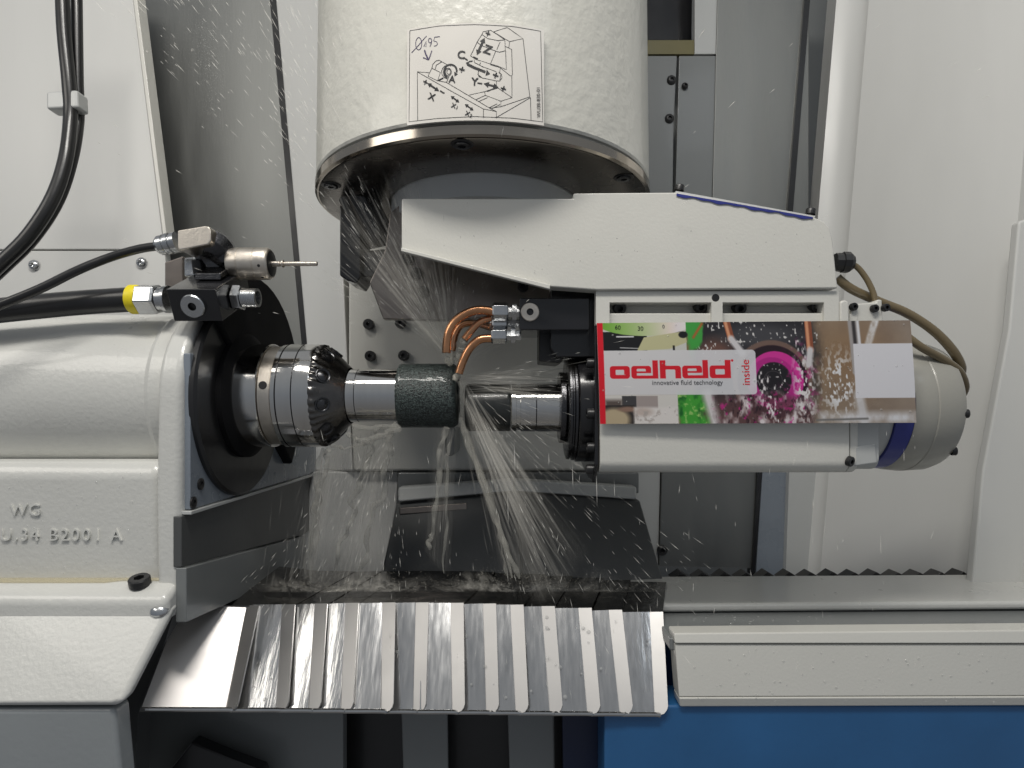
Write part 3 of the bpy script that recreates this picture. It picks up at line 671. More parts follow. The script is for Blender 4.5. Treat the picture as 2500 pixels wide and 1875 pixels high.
for px, r in prof:
    for k in range(seg):
        th = 2 * math.pi * k / seg; rr = r + (random.gauss(0, .00003) if r > .015 else 0)
        vs.append(SC + Vector((Xa(px), math.cos(th) * rr, math.sin(th) * rr)))
for i in range(len(prof) - 1):
    for k in range(seg):
        k2 = (k + 1) % seg; fs.append((i * seg + k, i * seg + k2, (i + 1) * seg + k2, (i + 1) * seg + k))
b.add(vs, fs).build('abrasive_body', M['stone2'], dq, angle=60)

tag(MB().tube([P(2062, 642, .563), P(2090, 650, .562), P(2115, 680, .56), P(2132, 715, .557), P(2139, 745, .555)], .0026, 12).build('coolant_hose', M['olive']),
    'thin brown hose arching from the black gland to the white bracket', 'hose', 'hoses on the spindle motor')
tag(MB().tube([P(2044, 678, .57), P(2080, 706, .568), P(2150, 738, .566), P(2215, 765, .564), P(2280, 808, .562), P(2325, 855, .562), P(2346, 895, .566), P(2342, 920, .572)], .0042, 14).build('coolant_hose', M['olive']),
    'thick olive hose curving over the motor to its end cap', 'hose', 'hoses on the spindle motor')
tag(MB().tube([P(2215, 822, .552), P(2250, 848, .550), P(2300, 876, .552), P(2340, 905, .556), P(2356, 940, .562), P(2350, 962, .568)], .0036, 14).build('coolant_hose', M['olive']),
    'olive hose looping low across the motor end cap', 'hose', 'hoses on the spindle motor')

# ------------------------------------------------------------------ coolant manifold and copper nozzles
cm = thing('coolant_manifold', 'dark coolant manifold block with a pale hex plug and four copper nozzle pipes', 'coolant manifold', P(1300, 810, .56))
MB().plate([(1268, 727), (1440, 727), (1440, 806), (1268, 806)], .545, .60).build('block', M['black'], cm, bevel=.0012)
pc_ = P(1294, 762, .545)
MB().lathe([(-.001, .0082), (.0012, .0082), (.0018, .0077), (.0018, .0031)], pc_, (0, -1, 0), 40, False).build('hex_plug', M['alu'], cm, angle=30)
MB().lathe([(.0018, .0031), (-.0002, .0031), (-.0002, 0)], pc_, (0, -1, 0), 6, False).build('hex_socket', M['blackm'], cm, angle=20)
noz = [
    ([(1206, 761), (1172, 757), (1142, 764), (1114, 782), (1097, 808), (1091, 838), (1090, 861)], .553, .0040, (1203, 761), .0086),
    ([(1200, 800), (1160, 789), (1128, 793), (1112, 815), (1107, 840), (1104, 856)], .575, .0033, (1198, 797), .0072),
    ([(1200, 776), (1172, 786), (1152, 806), (1134, 829)], .562, .0034, (1202, 789), .0062),
    ([(1202, 826), (1172, 829), (1147, 850), (1130, 882), (1120, 912)], .560, .0038, (1200, 819), .0078)]
for pts, d, r, (nx_, ny_), nr in noz:
    pp = [P(x, y, d) for x, y in pts]
    pip = MB().tube(pp, r, 18, 6, caps=False)
    po = pip.build('copper_pipe', M['copper'], cm)
    e = pp[-1]; dv = (pp[-1] - pp[-2]).normalized()
    MB().lathe([(-.002, r * .80), (-.0005, r * .80), (.0, r * .98)], e, dv, 18, False).build('pipe_mouth', M['copper'], po)
    nc = P(nx_, ny_, d)
    MB().lathe([(-.0005, nr * .85), (.0012, nr), (.0125, nr), (.0140, nr * .88)], nc, (1, 0, 0), 6, phase=.5).build('union_nut', M['zinc'], cm, bevel=.0006, angle=20)
    MB().lathe([(.0142, nr * .62), (.0175, nr * .62), (.0176, nr * .92), (.0215, nr * .92), (.0216, nr * .6), (.027, nr * .6)], nc, (1, 0, 0), 6, phase=.2).build('fitting', M['zinc'], cm, angle=20)

# ------------------------------------------------------------------ sign plate on the head
SGR = HR + .0042
def cyl(u, v, lift=0.0):
    """u, v in 0..1 over the sign; u to the right, v downwards"""
    a = (u - .5) * R(36.0) + R(.1); zz = .3072 + (.2305 - .3072) * v
    r = SGR + lift
    return Vector((HC.x + math.sin(a) * r, HC.y - math.cos(a) * r, zz))
sg = thing('instruction_plate', 'white axis diagram plate with handwritten 195 on the round head', 'sign', cyl(.5, 1, 0))
b = MB(); nu = 24; vs = []; fs = []
for j in range(2):
    for i in range(nu + 1): vs.append(cyl(i / nu, j)); 
for i in range(nu): fs.append((i, i + nu + 1, i + nu + 2, i + 1))
m0 = len(vs); vs += [cyl(i / nu, j, -.0022) for j in range(2) for i in range(nu + 1)]
for i in range(nu): fs.append((m0 + i, m0 + i + 1, m0 + i + nu + 2, m0 + i + nu + 1))
for i in range(nu):
    fs.append((i, i + 1, m0 + i + 1, m0 + i)); fs.append((nu + 1 + i + 1, nu + 1 + i, m0 + nu + 1 + i, m0 + nu + 2 + i))
fs.append((0, m0, m0 + nu + 1, nu + 1)); fs.append((nu, 2 * nu + 1, m0 + 2 * nu + 1, m0 + nu))
b.add(vs, fs).build('plate', M['signw'], sg, angle=30)
def zuv(x, y):
    bow = 72 * (1 - ((x - 1090) / 950.0) ** 2)
    return ((x - 135) / 1910.0, (y + bow - 148 - 10 * (x - 140) / 1900) / 1322.0)
LAY = [0]
def ribbon(b, pts, wz, close=False):
    """flat stroke of width wz (zoom pixels) along a polyline, laid on the plate"""
    LAY[0] += 1; lift = .00012 + .0000012 * LAY[0]
    pts = [Vector((x, y)) for x, y in pts]
    dense = []
    for i in range(len(pts) - 1):
        k = max(1, int((pts[i + 1] - pts[i]).length / 120))
        for t in range(k): dense.append(pts[i].lerp(pts[i + 1], t / k))
    dense.append(pts[-1]); pts = dense; n = len(pts); vs = []
    for i in range(n):
        t = (pts[min(i + 1, n - 1)] - pts[max(i - 1, 0)]); t = t.normalized() if t.length else Vector((1, 0))
        nn_ = Vector((-t.y, t.x)) * wz / 2
        for q in (pts[i] + nn_, pts[i] - nn_): vs.append(cyl(*zuv(q.x, q.y), lift))
    b.add(vs, [(2 * i, 2 * i + 1, 2 * i + 3, 2 * i + 2) for i in range(n - 1)])
def poly(b, pts):
    LAY[0] += 1; lift = .00012 + .0000012 * LAY[0]
    b.add([cyl(*zuv(x, y), lift) for x, y in pts], [tuple(range(len(pts)))])
def arrow(b, p, q, w=34, hl=70, hw=80, both=True):
    p, q = Vector(p), Vector(q); t = (q - p).normalized(); n_ = Vector((-t.y, t.x))
    ribbon(b, [p + t * (hl * .8 if both else 0), q - t * hl * .8], w)
    poly(b, [q, q - t * hl + n_ * hw / 2, q - t * hl - n_ * hw / 2])
    if both: poly(b, [p, p + t * hl + n_ * hw / 2, p + t * hl - n_ * hw / 2])
def arc(cx, cy, rx, ry, a0, a1, n=16): return [(cx + rx * math.cos(R(a0 + (a1 - a0) * i / n)), cy + ry * math.sin(R(a0 + (a1 - a0) * i / n))) for i in range(n + 1)]
b = MB(); T = 8
for pts in [[(178, 168), (600, 118), (1090, 106), (1600, 128), (1996, 182), (2026, 1430), (1600, 1376), (1090, 1352), (600, 1374), (165, 1420), (178, 168)],
    [(290, 735), (296, 1410)], [(290, 735), (1205, 1250), (1380, 1285), (1380, 1378)], [(1205, 1250), (1205, 1370)], [(290, 735), (470, 752)],
    [(700, 885), (1310, 1250), (1380, 1285)], [(700, 885), (580, 862)], [(1015, 1060), (1220, 1015), (1380, 960), (1380, 870)],
    [(1220, 1015), (1230, 1065), (1440, 1145), (1440, 1220), (1290, 1240)], [(1440, 1145), (1592, 1097), (1590, 800)], [(1440, 1220), (1840, 1085)],
    [(1230, 1065), (1110, 1120)], [(1260, 1095), (1140, 1150)], [(1390, 1180), (1280, 1235)], [(1430, 1190), (1320, 1245)], [(1250, 1015), (1400, 965), (1592, 1097)],
    [(1380, 1365), (1850, 1095)], [(1850, 1095), (1858, 1410)], [(1745, 290), (1840, 1085)], [(1340, 205), (1528, 143), (1745, 290), (1560, 335)],
    [(1340, 205), (1560, 335), (1548, 420)], [(1185, 240), (1200, 205), (1300, 182), (1495, 310), (1500, 460)], [(1185, 240), (1260, 295), (1400, 322), (1495, 310)],
    [(1185, 240), (1120, 345), (1032, 530)], [(1120, 345), (1180, 390), (1330, 450), (1420, 480), (1500, 460)], [(1430, 340), (1385, 445)],
    [(1032, 530), (1110, 580), (1300, 640), (1370, 465)], [(1500, 400), (1588, 440), (1598, 790), (1568, 800), (1400, 665)], [(1505, 460), (1515, 715), (1390, 665), (1300, 640)],
    [(1080, 580), (1085, 620), (1200, 680), (1380, 745)], [(1165, 620), (1155, 650)], [(1300, 650), (1435, 690), (1420, 770)],
    [(1140, 730), (1130, 780), (1190, 830), (1380, 870)], [(1410, 750), (1450, 780), (1455, 830), (1420, 872), (1385, 868)], [(1440, 770), (1425, 870)],
    [(500, 690), (510, 640), (560, 590), (600, 582), (720, 650)], [(545, 720), (560, 650), (640, 605)], [(500, 690), (445, 798), (580, 862), (620, 750), (500, 690)],
    [(580, 862), (640, 835)], [(740, 800), (705, 885)], arc(730, 745, 42, 52, 0, 360), arc(735, 742, 26, 34, 0, 360), arc(725, 745, 88, 92, 90, 300), arc(1165, 770, 30, 50, 60, 300)]:
    ribbon(b, pts, T)
b.build('line_drawing', M['ink'], sg, angle=None)
b = MB()
arrow(b, (1222, 285), (1115, 520)); arrow(b, (1208, 905), (1408, 958), 26); arrow(b, (435, 893), (603, 1005), 26, 60, 66)
arrow(b, (762, 1072), (880, 1160), 20, 45, 55); arrow(b, (955, 1183), (1072, 1270), 20, 45, 55)
ribbon(b, [(985, 615), (1000, 650), (1080, 690), (1230, 750)], 36); poly(b, [(1295, 775), (1232, 800), (1250, 715)]); ribbon(b, [(1050, 660), (1010, 645), (985, 625), (1020, 605), (1060, 600)], 16)
ribbon(b, arc(760, 730, 85, 85, 130, 375), 24); poly(b, [(815, 805), (860, 775), (810, 742)])
ribbon(b, arc(740, 745, 68, 82, 110, 230), 30)
for q in ([(1068, 545), (1128, 572)], [(940, 555), (992, 588)], [(1125, 898), (1188, 908)], [(615, 1000), (675, 1035)], [(595, 858), (660, 826)]): ribbon(b, q, 20)
b.build('printed_arrows', M['ink'], sg, angle=None)
def sign_text(body, x, y, size, rot, m, name='lettering', bold=0):
    me = text_mesh(body, size, bold=bold); LAY[0] += 1; lift = .00022 + .000002 * LAY[0]
    ca, sa = math.cos(R(rot)), math.sin(R(rot)); off = WL[sg]
    bm = bmesh.new(); bm.from_mesh(me)
    if bold:
        pass
    for v in bm.verts:
        lx_, ly_ = v.co.x, -v.co.y
        v.co = cyl(*zuv(x + lx_ * ca - ly_ * sa, y + lx_ * sa + ly_ * ca), lift) - off
    bm.to_mesh(me); bm.free(); me.materials.clear(); me.materials.append(m)
    o = bpy.data.objects.new(name, me); COL.objects.link(o); o.parent = sg; WL[o] = off
for body, x, y, s, rt in (('+', 1215, 260, 130, 20), ('Z', 1195, 480, 165, 20), ('C', 845, 555, 150, 10), ('+', 1310, 830, 150, 20),
                          ('Y', 1040, 925, 145, 5), ('+', 1420, 1010, 140, 18), ('+', 355, 905, 130, 25), ('X', 442, 1108, 130, 18), ('+', 860, 755, 150, 15),
                          ('A', 735, 885, 130, 5), ('X', 765, 1222, 88, 18), ('1', 826, 1248, 66, 18), ('X', 953, 1332, 88, 18), ('2', 1014, 1358, 66, 18)):
    sign_text(body, x, y, s, rt, M['ink'], bold=.022)
sign_text('WU38-830-01', 1992, 1370, 72, -91, M['ink'])
b = MB()
for pts in (arc(310, 350, 45, 85, 100, 460), [(205, 472), (300, 380), (425, 247)], [(385, 392), (420, 315), (415, 398)], arc(474, 312, 24, 30, 0, 360), [(498, 312), (494, 350), (470, 398)],
            [(612, 262), (540, 268), (525, 320), (565, 330), (580, 360), (560, 385), (530, 390)]):
    ribbon(b, pts, 9)
ribbon(b, [(395, 440), (415, 500), (450, 570)], 20); ribbon(b, [(375, 542), (450, 576)], 12); ribbon(b, [(455, 575), (480, 510), (500, 450)], 12)
b.build('handwriting', M['pen'], sg, angle=None)

# ------------------------------------------------------------------ banner sticker on the spindle
W_, H_ = 2075.0, 668.0
BC = [P(1457, 789, .531), P(2222, 782, .524), P(2237, 1032, .524), P(1465, 1035, .531)]
def ban(u, v, lift=0.0):
    p = BC[0].lerp(BC[1], u).lerp(BC[3].lerp(BC[2], u), v)
    return p + Vector((0, -lift - .0012 * math.sin(math.pi * v) * (.6 + .4 * math.cos(5 * u)), 0))
bn = thing('advertising_banner', 'colourful printed banner with red oelheld lettering across the white spindle', 'banner', BC[3])
GX, GY = 820, 264
xs = np.linspace(0, W_, GX); ys = np.linspace(0, H_, GY); xx, yy = np.meshgrid(xs, ys)
rng = np.random.default_rng(3)
def vnoise(sx, sy, oct=3, seed=0):
    r = np.random.default_rng(seed); out = np.zeros_like(xx); amp = 1; tot = 0
    for o in range(oct):
        gx, gy = int(W_ / sx) + 3, int(H_ / sy) + 3; g = r.random((gy, gx))
        fx, fy = xx / sx, yy / sy; ix, iy = fx.astype(int), fy.astype(int); tx_, ty_ = fx - ix, fy - iy
        tx_ = tx_ * tx_ * (3 - 2 * tx_); ty_ = ty_ * ty_ * (3 - 2 * ty_)
        out += amp * ((g[iy, ix] * (1 - tx_) + g[iy, ix + 1] * tx_) * (1 - ty_) + (g[iy + 1, ix] * (1 - tx_) + g[iy + 1, ix + 1] * tx_) * ty_)
        tot += amp; amp *= .55; sx /= 2; sy /= 2
    return out / tot
img = np.zeros((GY, GX, 3)); 
def sm(d, s=3.0): return np.clip(.5 - d / s, 0, 1)
def put(mask, c):
    global img
    c = np.asarray(c, float)
    if c.ndim == 1: c = c / 255.0
    img = img * (1 - mask[..., None]) + c * mask[..., None]
def rect(x0, y0, x1, y1, s=3.0): return sm(np.maximum(np.maximum(x0 - xx, xx - x1), np.maximum(y0 - yy, yy - y1)), s)
def rrect(x0, y0, x1, y1, r):
    dx = np.abs(xx - (x0 + x1) / 2) - ((x1 - x0) / 2 - r); dy = np.abs(yy - (y0 + y1) / 2) - ((y1 - y0) / 2 - r)
    return sm(np.hypot(np.maximum(dx, 0), np.maximum(dy, 0)) + np.minimum(np.maximum(dx, dy), 0) - r)
def ell(cx, cy, rx, ry, s=3.0): return sm((np.hypot((xx - cx) / rx, (yy - cy) / ry) - 1) * min(rx, ry), s)
def seg_(x0, y0, x1, y1, w, s=3.0):
    t = np.clip(((xx - x0) * (x1 - x0) + (yy - y0) * (y1 - y0)) / ((x1 - x0) ** 2 + (y1 - y0) ** 2), 0, 1)
    return sm(np.hypot(xx - x0 - t * (x1 - x0), yy - y0 - t * (y1 - y0)) - w / 2, s)
def pol(pts):
    m = np.full_like(xx, -1e9)
    n = len(pts)
    for i in range(n):
        (x0, y0), (x1, y1) = pts[i], pts[(i + 1) % n]; L = math.hypot(x1 - x0, y1 - y0)
        m = np.maximum(m, ((xx - x0) * (y1 - y0) - (yy - y0) * (x1 - x0)) / L)
    return sm(m)
n1 = vnoise(120, 120, 4, 1); n2 = vnoise(30, 30, 3, 2); n3 = vnoise(14, 26, 2, 4); n4 = vnoise(60, 110, 4, 5)
# tan water background
tan = np.stack([.60 + .12 * (n1 - .5) + .10 * (xx / W_ - .85), .53 + .12 * (n1 - .5) + .16 * (xx / W_ - .85), .46 + .10 * (n1 - .5) + .25 * (xx / W_ - .85)], -1)
put(np.ones_like(xx), tan)
put(ell(1680, 230, 260, 200, 260) * .5, (150, 112, 74))
# dark spray field
wx = xx + 130 * (n4 - .5) + 60 * (n1 - .5); wy = yy + 90 * (n1 - .5)
dk = np.clip((470 - np.abs(wx - 1040)) / 150, 0, 1); dk = dk * dk * (3 - 2 * dk); dk = dk * np.clip(1.25 - np.clip((yy - 380) / 300, 0, 1), 0, 1)
put(dk, (44, 42, 46)); put(ell(780, 220, 120, 110, 90) * .9, (120, 84, 72)); put(ell(1090, 90, 240, 70, 60) * .7, (84, 84, 88))
put(np.clip((n3 - .70) * 9, 0, 1) * (np.abs(xx - 1050) < 430) * (yy < 210), (225, 222, 220))
# magenta ring
put(ell(1150, 390, 262, 268, 10), (122, 98, 88)); put(ell(1152, 395, 232, 240, 8), (40, 22, 30)); put(ell(1170, 385, 186, 190, 6), (222, 56, 160) )
put(ell(1150, 395, 160, 160, 8), (190, 40, 140)); put(ell(1160, 385, 116, 118, 8), (30, 26, 30))
put(sm(np.abs(np.hypot(xx - 1155, yy - 385) - 60) - 1.5) * .5, (140, 135, 135)); put(np.clip((n3 - .74) * 10, 0, 1) * ell(1160, 385, 118, 120), (230, 225, 225))
put(np.clip((n2 - .55) * 5, 0, 1) * ell(1330, 420, 110, 260, 90) * .6, (214, 48, 150))
# green blobs
put(np.clip((1.15 - np.hypot((wx - 640) / 70, (wy - 70) / 150)) * 2.2, 0, 1), (70, 168, 72)); put(seg_(700, 10, 640, 100, 14, 14), (196, 96, 50))
gm = np.clip((105 - np.abs(wx - 610)) / 40, 0, 1) * np.clip((yy - 440) / 40, 0, 1); put(gm, (70, 168, 56)); put(np.clip((n4 - .48) * 5, 0, 1) * gm, (24, 104, 34)); put(np.clip((n2 - .60) * 5, 0, 1) * gm, (170, 214, 120))
put(seg_(720, 480, 770, 668, 70, 40), (226, 222, 222))
# splashes at the bottom
bt = np.clip((370 - np.abs(wx - 1080)) / 90, 0, 1) * np.clip((wy - 450) / 60, 0, 1)
put(bt * .75, (96, 62, 66)); put(bt * np.clip((n4 - .42) * 4, 0, 1), (236, 226, 228)); put(bt * np.clip((n2 - .62) * 6, 0, 1) * .85, (206, 40, 140)); put(bt * np.clip((.36 - n3) * 6, 0, 1) * .7, (40, 22, 30))
put(np.clip((n3 - .48) * 5, 0, 1) * ell(1360, 440, 70, 270, 60), (240, 236, 236)); put(np.clip((n3 - .56) * 5, 0, 1) * seg_(1060, 380, 1180, 660, 110, 60), (244, 238, 240))
put(np.clip((n3 - .52) * 6, 0, 1) * ell(1590, 420, 120, 200, 110), (240, 240, 242)); put(seg_(1700, 0, 1715, 330, 74, 10), (176, 170, 168)); put(seg_(1700, 0, 1712, 330, 22, 12), (60, 56, 56)); put(seg_(1728, 0, 1740, 330, 16, 8), (235, 235, 238))
put(seg_(1845, 0, 1790, 150, 44, 14) * np.clip(.3 + n2, 0, 1), (242, 242, 244)); put(rect(1450, 600, 2075, 668, 50) * np.clip(.2 + n4 * 1.1, 0, 1), (232, 232, 236)); put(seg_(1710, 480, 1740, 668, 60, 30) * .8, (228, 228, 232))
put(seg_(1430, 648, 1760, 640, 12, 10), (120, 118, 116))
# copper pipes
for (x0, y0, x1, y1) in ((862, -10, 890, 112), (1400, -10, 1408, 190)):
    put(seg_(x0, y0, x1, y1, 46), (150, 84, 58)); put(seg_(x0 - 8, y0, x1 - 8, y1, 20, 10), (232, 164, 124)); put(seg_(x1, y1, x1 + (70 if x0 < 1000 else -16), y1 + 95, 44, 18), (222, 218, 220))
# upper left picture
put(rect(38, -5, 592, 186), (214, 214, 206)); put(rect(38, 60, 330, 186), (22, 22, 24)); put(rect(520, 60, 592, 130), (30, 30, 30))
put(ell(320, -10, 330, 98) * rect(38, -9, 592, 120), np.stack([np.clip(.42 + xx / 900, 0, .96), np.clip(.70 + xx / 2400, 0, .95), np.clip(.18 + xx / 720, 0, .93)], -1))
put(seg_(130, 92, 240, 92, 9, 5), (240, 240, 240)); put(seg_(150, 165, 300, 172, 6, 4), (200, 200, 200)); put(pol([(310, 98), (586, 58), (596, 132), (480, 175), (262, 186)][::-1]), (206, 202, 158)); put(pol([(310, 98), (586, 58), (596, 132), (480, 175), (262, 186)]), (206, 202, 158))
put(rect(500, 152, 514, 186), (30, 30, 28)); put(ell(572, 82, 30, 22, 6), (24, 24, 26))
# lower left pictures
put(rect(38, 478, 520, 668), (226, 222, 216)); put(rect(150, 484, 246, 560), (70, 68, 70)); put(rect(246, 484, 388, 568), (172, 160, 156)); put(rect(38, 510, 150, 560, 30) , (96, 84, 78))
put(rect(38, 545, 232, 668), (46, 40, 38)); put(ell(95, 640, 105, 76, 30), (196, 178, 146)); put(ell(185, 572, 60, 18, 14), (150, 120, 104)); put(rect(228, 560, 520, 668, 20) * np.clip(.7 + n2 * .6, 0, 1), (236, 230, 226))
put(ell(290, 590, 60, 28, 24) * .8, (200, 182, 172)); put(np.clip((.42 - n2) * 6, 0, 1) * rect(232, 580, 520, 660, 30), (188, 178, 172))
# label field, blank white square, red strip
put(rrect(-60, 184, 1046, 478, 26) * .93, (232, 232, 236))
put(rrect(1690, 150, 2110, 505, 4), (236, 235, 240))
put(rect(-5, -5, 38, 680), (230, 24, 44))
# lettering of the logo
RED = (226, 26, 44)
def box_ring(x0, y0, x1, y1, t, ti): return np.clip(rrect(x0, y0, x1, y1, 20) - rrect(x0 + t, y0 + ti, x1 - t, y1 - ti, 6), 0, 1)
lg = np.zeros_like(xx)
def orr(m):
    global lg
    lg = np.maximum(lg, m)
yt, yb, ya = 286, 370, 250
orr(box_ring(75, yt, 208, yb, 38, 25))
for ex, lx_ in ((218, 360), (556, 692)):
    e = box_ring(ex, yt, ex + 132, yb, 36, 19); e = np.clip(e - rect(ex + 80, yt + 46, ex + 140, yb - 19), 0, 1)
    e = np.maximum(e, rect(ex + 10, yt + 36, ex + 130, yt + 48)); e = np.maximum(e, rect(ex + 40, yb - 20, lx_ + 20, yb)); orr(e)
    orr(rect(lx_, ya, lx_ + 36, yb))
orr(rect(408, ya, 446, yb)); orr(np.clip(rrect(412, yt, 548, yb + 60, 20) - rrect(446, yt + 25, 510, yb + 90, 6), 0, 1) * rect(400, 200, 560, yb))
orr(box_ring(738, yt, 876, yb, 38, 24)); orr(rect(840, ya, 878, yb)); orr(ell(890, 254, 8, 8))
put(lg, RED)
img = np.clip(img, 0, 1)
lin_ = np.where(img <= .04045, img / 12.92, ((img + .055) / 1.055) ** 2.4)
me = bpy.data.meshes.new('printed_picture'); off = WL[bn]
uu, vv = xx / W_, yy / H_
bc = [np.array(p) for p in BC]
top = bc[0] + (bc[1] - bc[0]) * uu[..., None]; bot = bc[3] + (bc[2] - bc[3]) * uu[..., None]
pp = top + (bot - top) * vv[..., None]
pp[..., 1] -= .0012 * np.sin(np.pi * vv) * (.6 + .4 * np.cos(5 * uu)) + .0002
pp -= np.array(off)
idx = np.arange(GX * GY).reshape(GY, GX)
quads = np.stack([idx[:-1, :-1], idx[1:, :-1], idx[1:, 1:], idx[:-1, 1:]], -1).reshape(-1)
nq = len(quads) // 4
me.vertices.add(GX * GY); me.vertices.foreach_set('co', pp.reshape(-1).astype(np.float32))
me.loops.add(nq * 4); me.loops.foreach_set('vertex_index', quads.astype(np.int32))
me.polygons.add(nq); me.polygons.foreach_set('loop_start', (np.arange(nq) * 4).astype(np.int32)); me.polygons.foreach_set('loop_total', np.full(nq, 4, np.int32))
me.update(calc_edges=True); me.validate()
ca_ = me.color_attributes.new('print', 'FLOAT_COLOR', 'POINT')
ca_.data.foreach_set('color', np.concatenate([lin_ * .82, np.ones((GY, GX, 1))], -1).reshape(-1).astype(np.float32))
pm = mat('printed_banner', (1, 1, 1), .30, var=0, coat=.15)
at = pm.node_tree.nodes.new('ShaderNodeAttribute'); at.attribute_name = 'print'
pm.node_tree.links.new(at.outputs['Color'], pm.node_tree.nodes['Principled BSDF'].inputs['Base Color'])
me.materials.append(pm); o = bpy.data.objects.new('printed_picture', me); COL.objects.link(o); o.parent = bn; WL[o] = off
b = MB(); vs = []; fs = []; nu = 24; nv = 8
for j in range(nv + 1):
    for i in range(nu + 1): vs.append(ban(i / nu, j / nv))
for j in range(nv):
    for i in range(nu): a = j * (nu + 1) + i; fs.append((a, a + nu + 1, a + nu + 2, a + 1))
m0 = len(vs); vs += [v + Vector((0, .0009, 0)) for v in vs]; fs += [tuple(m0 + i for i in f[::-1]) for f in fs]
rim = [i for i in range(nu + 1)] + [(nu + 1) * (j + 1) + nu for j in range(nv)] + [(nu + 1) * nv + i for i in range(nu - 1, -1, -1)] + [(nu + 1) * j for j in range(nv - 1, 0, -1)]
for i in range(len(rim)):
    a, c_ = rim[i], rim[(i + 1) % len(rim)]; fs.append((a, c_, c_ + m0, a + m0))
b.add(vs, fs).build('backing_sheet', M['paperw'], bn)
def ban_text(body, x, y, size, rot, m, spacing=1.0, align='LEFT'):
    me = text_mesh(body, size, 0, spacing, align); off = WL[bn]
    ca, sa = math.cos(R(rot)), math.sin(R(rot))
    for v in me.vertices:
        lx_, ly_ = v.co.x, -v.co.y
        v.co = ban((x + lx_ * ca - ly_ * sa) / W_, (y + lx_ * sa + ly_ * ca) / H_, .0005) - off
    me.materials.clear(); me.materials.append(m)
    o = bpy.data.objects.new('lettering', me); COL.objects.link(o); o.parent = bn; WL[o] = off
ban_text('innovative fluid technology', 352, 411, 43.5, 0, M['grayink'])
ban_text('inside', 1000, 418, 74, -90, M['redink'])
ban_text('60', 118, 42, 40, 4, M['ink']); ban_text('30', 270, 52, 40, 0, M['ink']); ban_text('0', 436, 38, 34, -2, M['grayink'])

# ------------------------------------------------------------------ coolant: jets, strings, spray
def jpt(p, j): return p + Vector((random.gauss(0, j), random.gauss(0, j), random.gauss(0, j * .4)))
st = []
def string(pts, d0, d1, r, m, name, label, n=10, j=.0012, seg=8):
    path = []
    tot = len(pts) - 1
    for i in range(tot):
        for k in range(n // tot + 1):
            t = k / (n // tot + 1); x = pts[i][0] * (1 - t) + pts[i + 1][0] * t; y = pts[i][1] * (1 - t) + pts[i + 1][1] * t
            f = (i + t) / tot; path.append(jpt(P(x, y, d0 + (d1 - d0) * f), j))
    path.append(P(*pts[-1], d1))
    rs = [r * (.5 + .9 * random.random()) for _ in path]; rs[-1] *= .3
    return MB().tube(path, rs, seg, 4)
W1 = MB()
for pts, d0, d1, r, n, j in [
    ([(785, 1098), (775, 1180), (772, 1280), (760, 1420)], .585, .60, .0035, 14, .0012),
    ([(800, 1098), (790, 1150), (770, 1240), (745, 1400)], .56, .60, .0024, 14, .0015),
    ([(960, 1036), (955, 1100), (935, 1200), (900, 1300), (880, 1410)], .58, .62, .0026, 18, .0018),
    ([(930, 1040), (900, 1120), (860, 1240), (815, 1400)], .575, .62, .0022, 18, .0022),
    ([(1090, 1046), (1075, 1110), (1068, 1200), (1055, 1300), (1048, 1340)], .575, .58, .0024, 16, .0012),
    ([(1110, 1046), (1090, 1120), (1088, 1250), (1084, 1400)], .59, .60, .0016, 14, .0010),
    ([(850, 1060), (880, 1075), (930, 1062), (975, 1045)], .565, .57, .0022, 10, .0014),
    ([(815, 1090), (850, 1098), (900, 1078), (960, 1062)], .58, .58, .0018, 10, .0018),
    ([(860, 1040), (900, 1046), (940, 1040), (980, 1044)], .575, .575, .0020, 10, .0008)]:
    W1.v += []; t = string(pts, d0, d1, r, None, '', '', n, j); W1.add(t.v, t.f)
tag(W1.build('coolant_strings', M['water']), 'clear coolant running in strings off chuck and abrasive stone', 'coolant', kind='stuff')
J = MB()
for pts, d0, d1, r in [([(1124, 1020), (1150, 1100), (1190, 1210), (1225, 1310), (1268, 1412)], .585, .62, .0030), ([(1122, 930), (1132, 1020), (1160, 1110), (1215, 1260), (1250, 1410)], .58, .62, .0022),
                       ([(1127, 1040), (1170, 1170), (1215, 1290), (1240, 1410)], .60, .63, .0018),
                       ([(1091, 862), (1096, 880), (1098, 890)], .553, .57, .0028), ([(1105, 857), (1107, 885)], .580, .59, .0022), ([(1133, 830), (1126, 860), (1118, 892)], .562, .575, .0036), ([(1119, 913), (1112, 925)], .56, .565, .0028)]:
    t = string(pts, d0, d1, r, None, '', '', 16, .0004); J.add(t.v, t.f)
tag(J.build('coolant_jets', M['stream']), 'pale coolant jets from the copper nozzles onto the stone and down', 'coolant', kind='stuff')
S = MB()
O0 = P(1103, 882, .572)
def fan(n, a0, a1, t0, t1, L0, L1, r0, r1, dep=.25, o=O0, pw=1.0):
    for _ in range(n):
        a = R(random.uniform(a0, a1)); e = random.gauss(0, dep)
        d = Vector((math.cos(a), e, math.sin(a))).normalized(); t = t0 + (t1 - t0) * random.random() ** pw
        p = o + d * t; p.z -= .15 * t * t
        if p.y < .40: p.y = .40 + random.random() * .1
        S.streak(p, (d + Vector((0, 0, -.25 * t))), random.uniform(L0, L1), random.uniform(r0, r1))
fan(700, 98, 132, .02, .62, .003, .013, .00016, .00042, .16, pw=.8)
fan(260, 112, 126, .02, .60, .004, .016, .00016, .00042, .12)
fan(180, 60, 150, .01, .16, .002, .008, .00014, .00035, .3)
fan(120, 20, 170, .05, .55, .003, .009, .0002, .00045, .3)
fan(160, -20, 20, .02, .16, .004, .012, .00012, .00028, .25, P(1128, 930, .575))
fan(240, -75, -30, .03, .30, .004, .012, .00012, .00030, .25, P(1128, 930, .575))
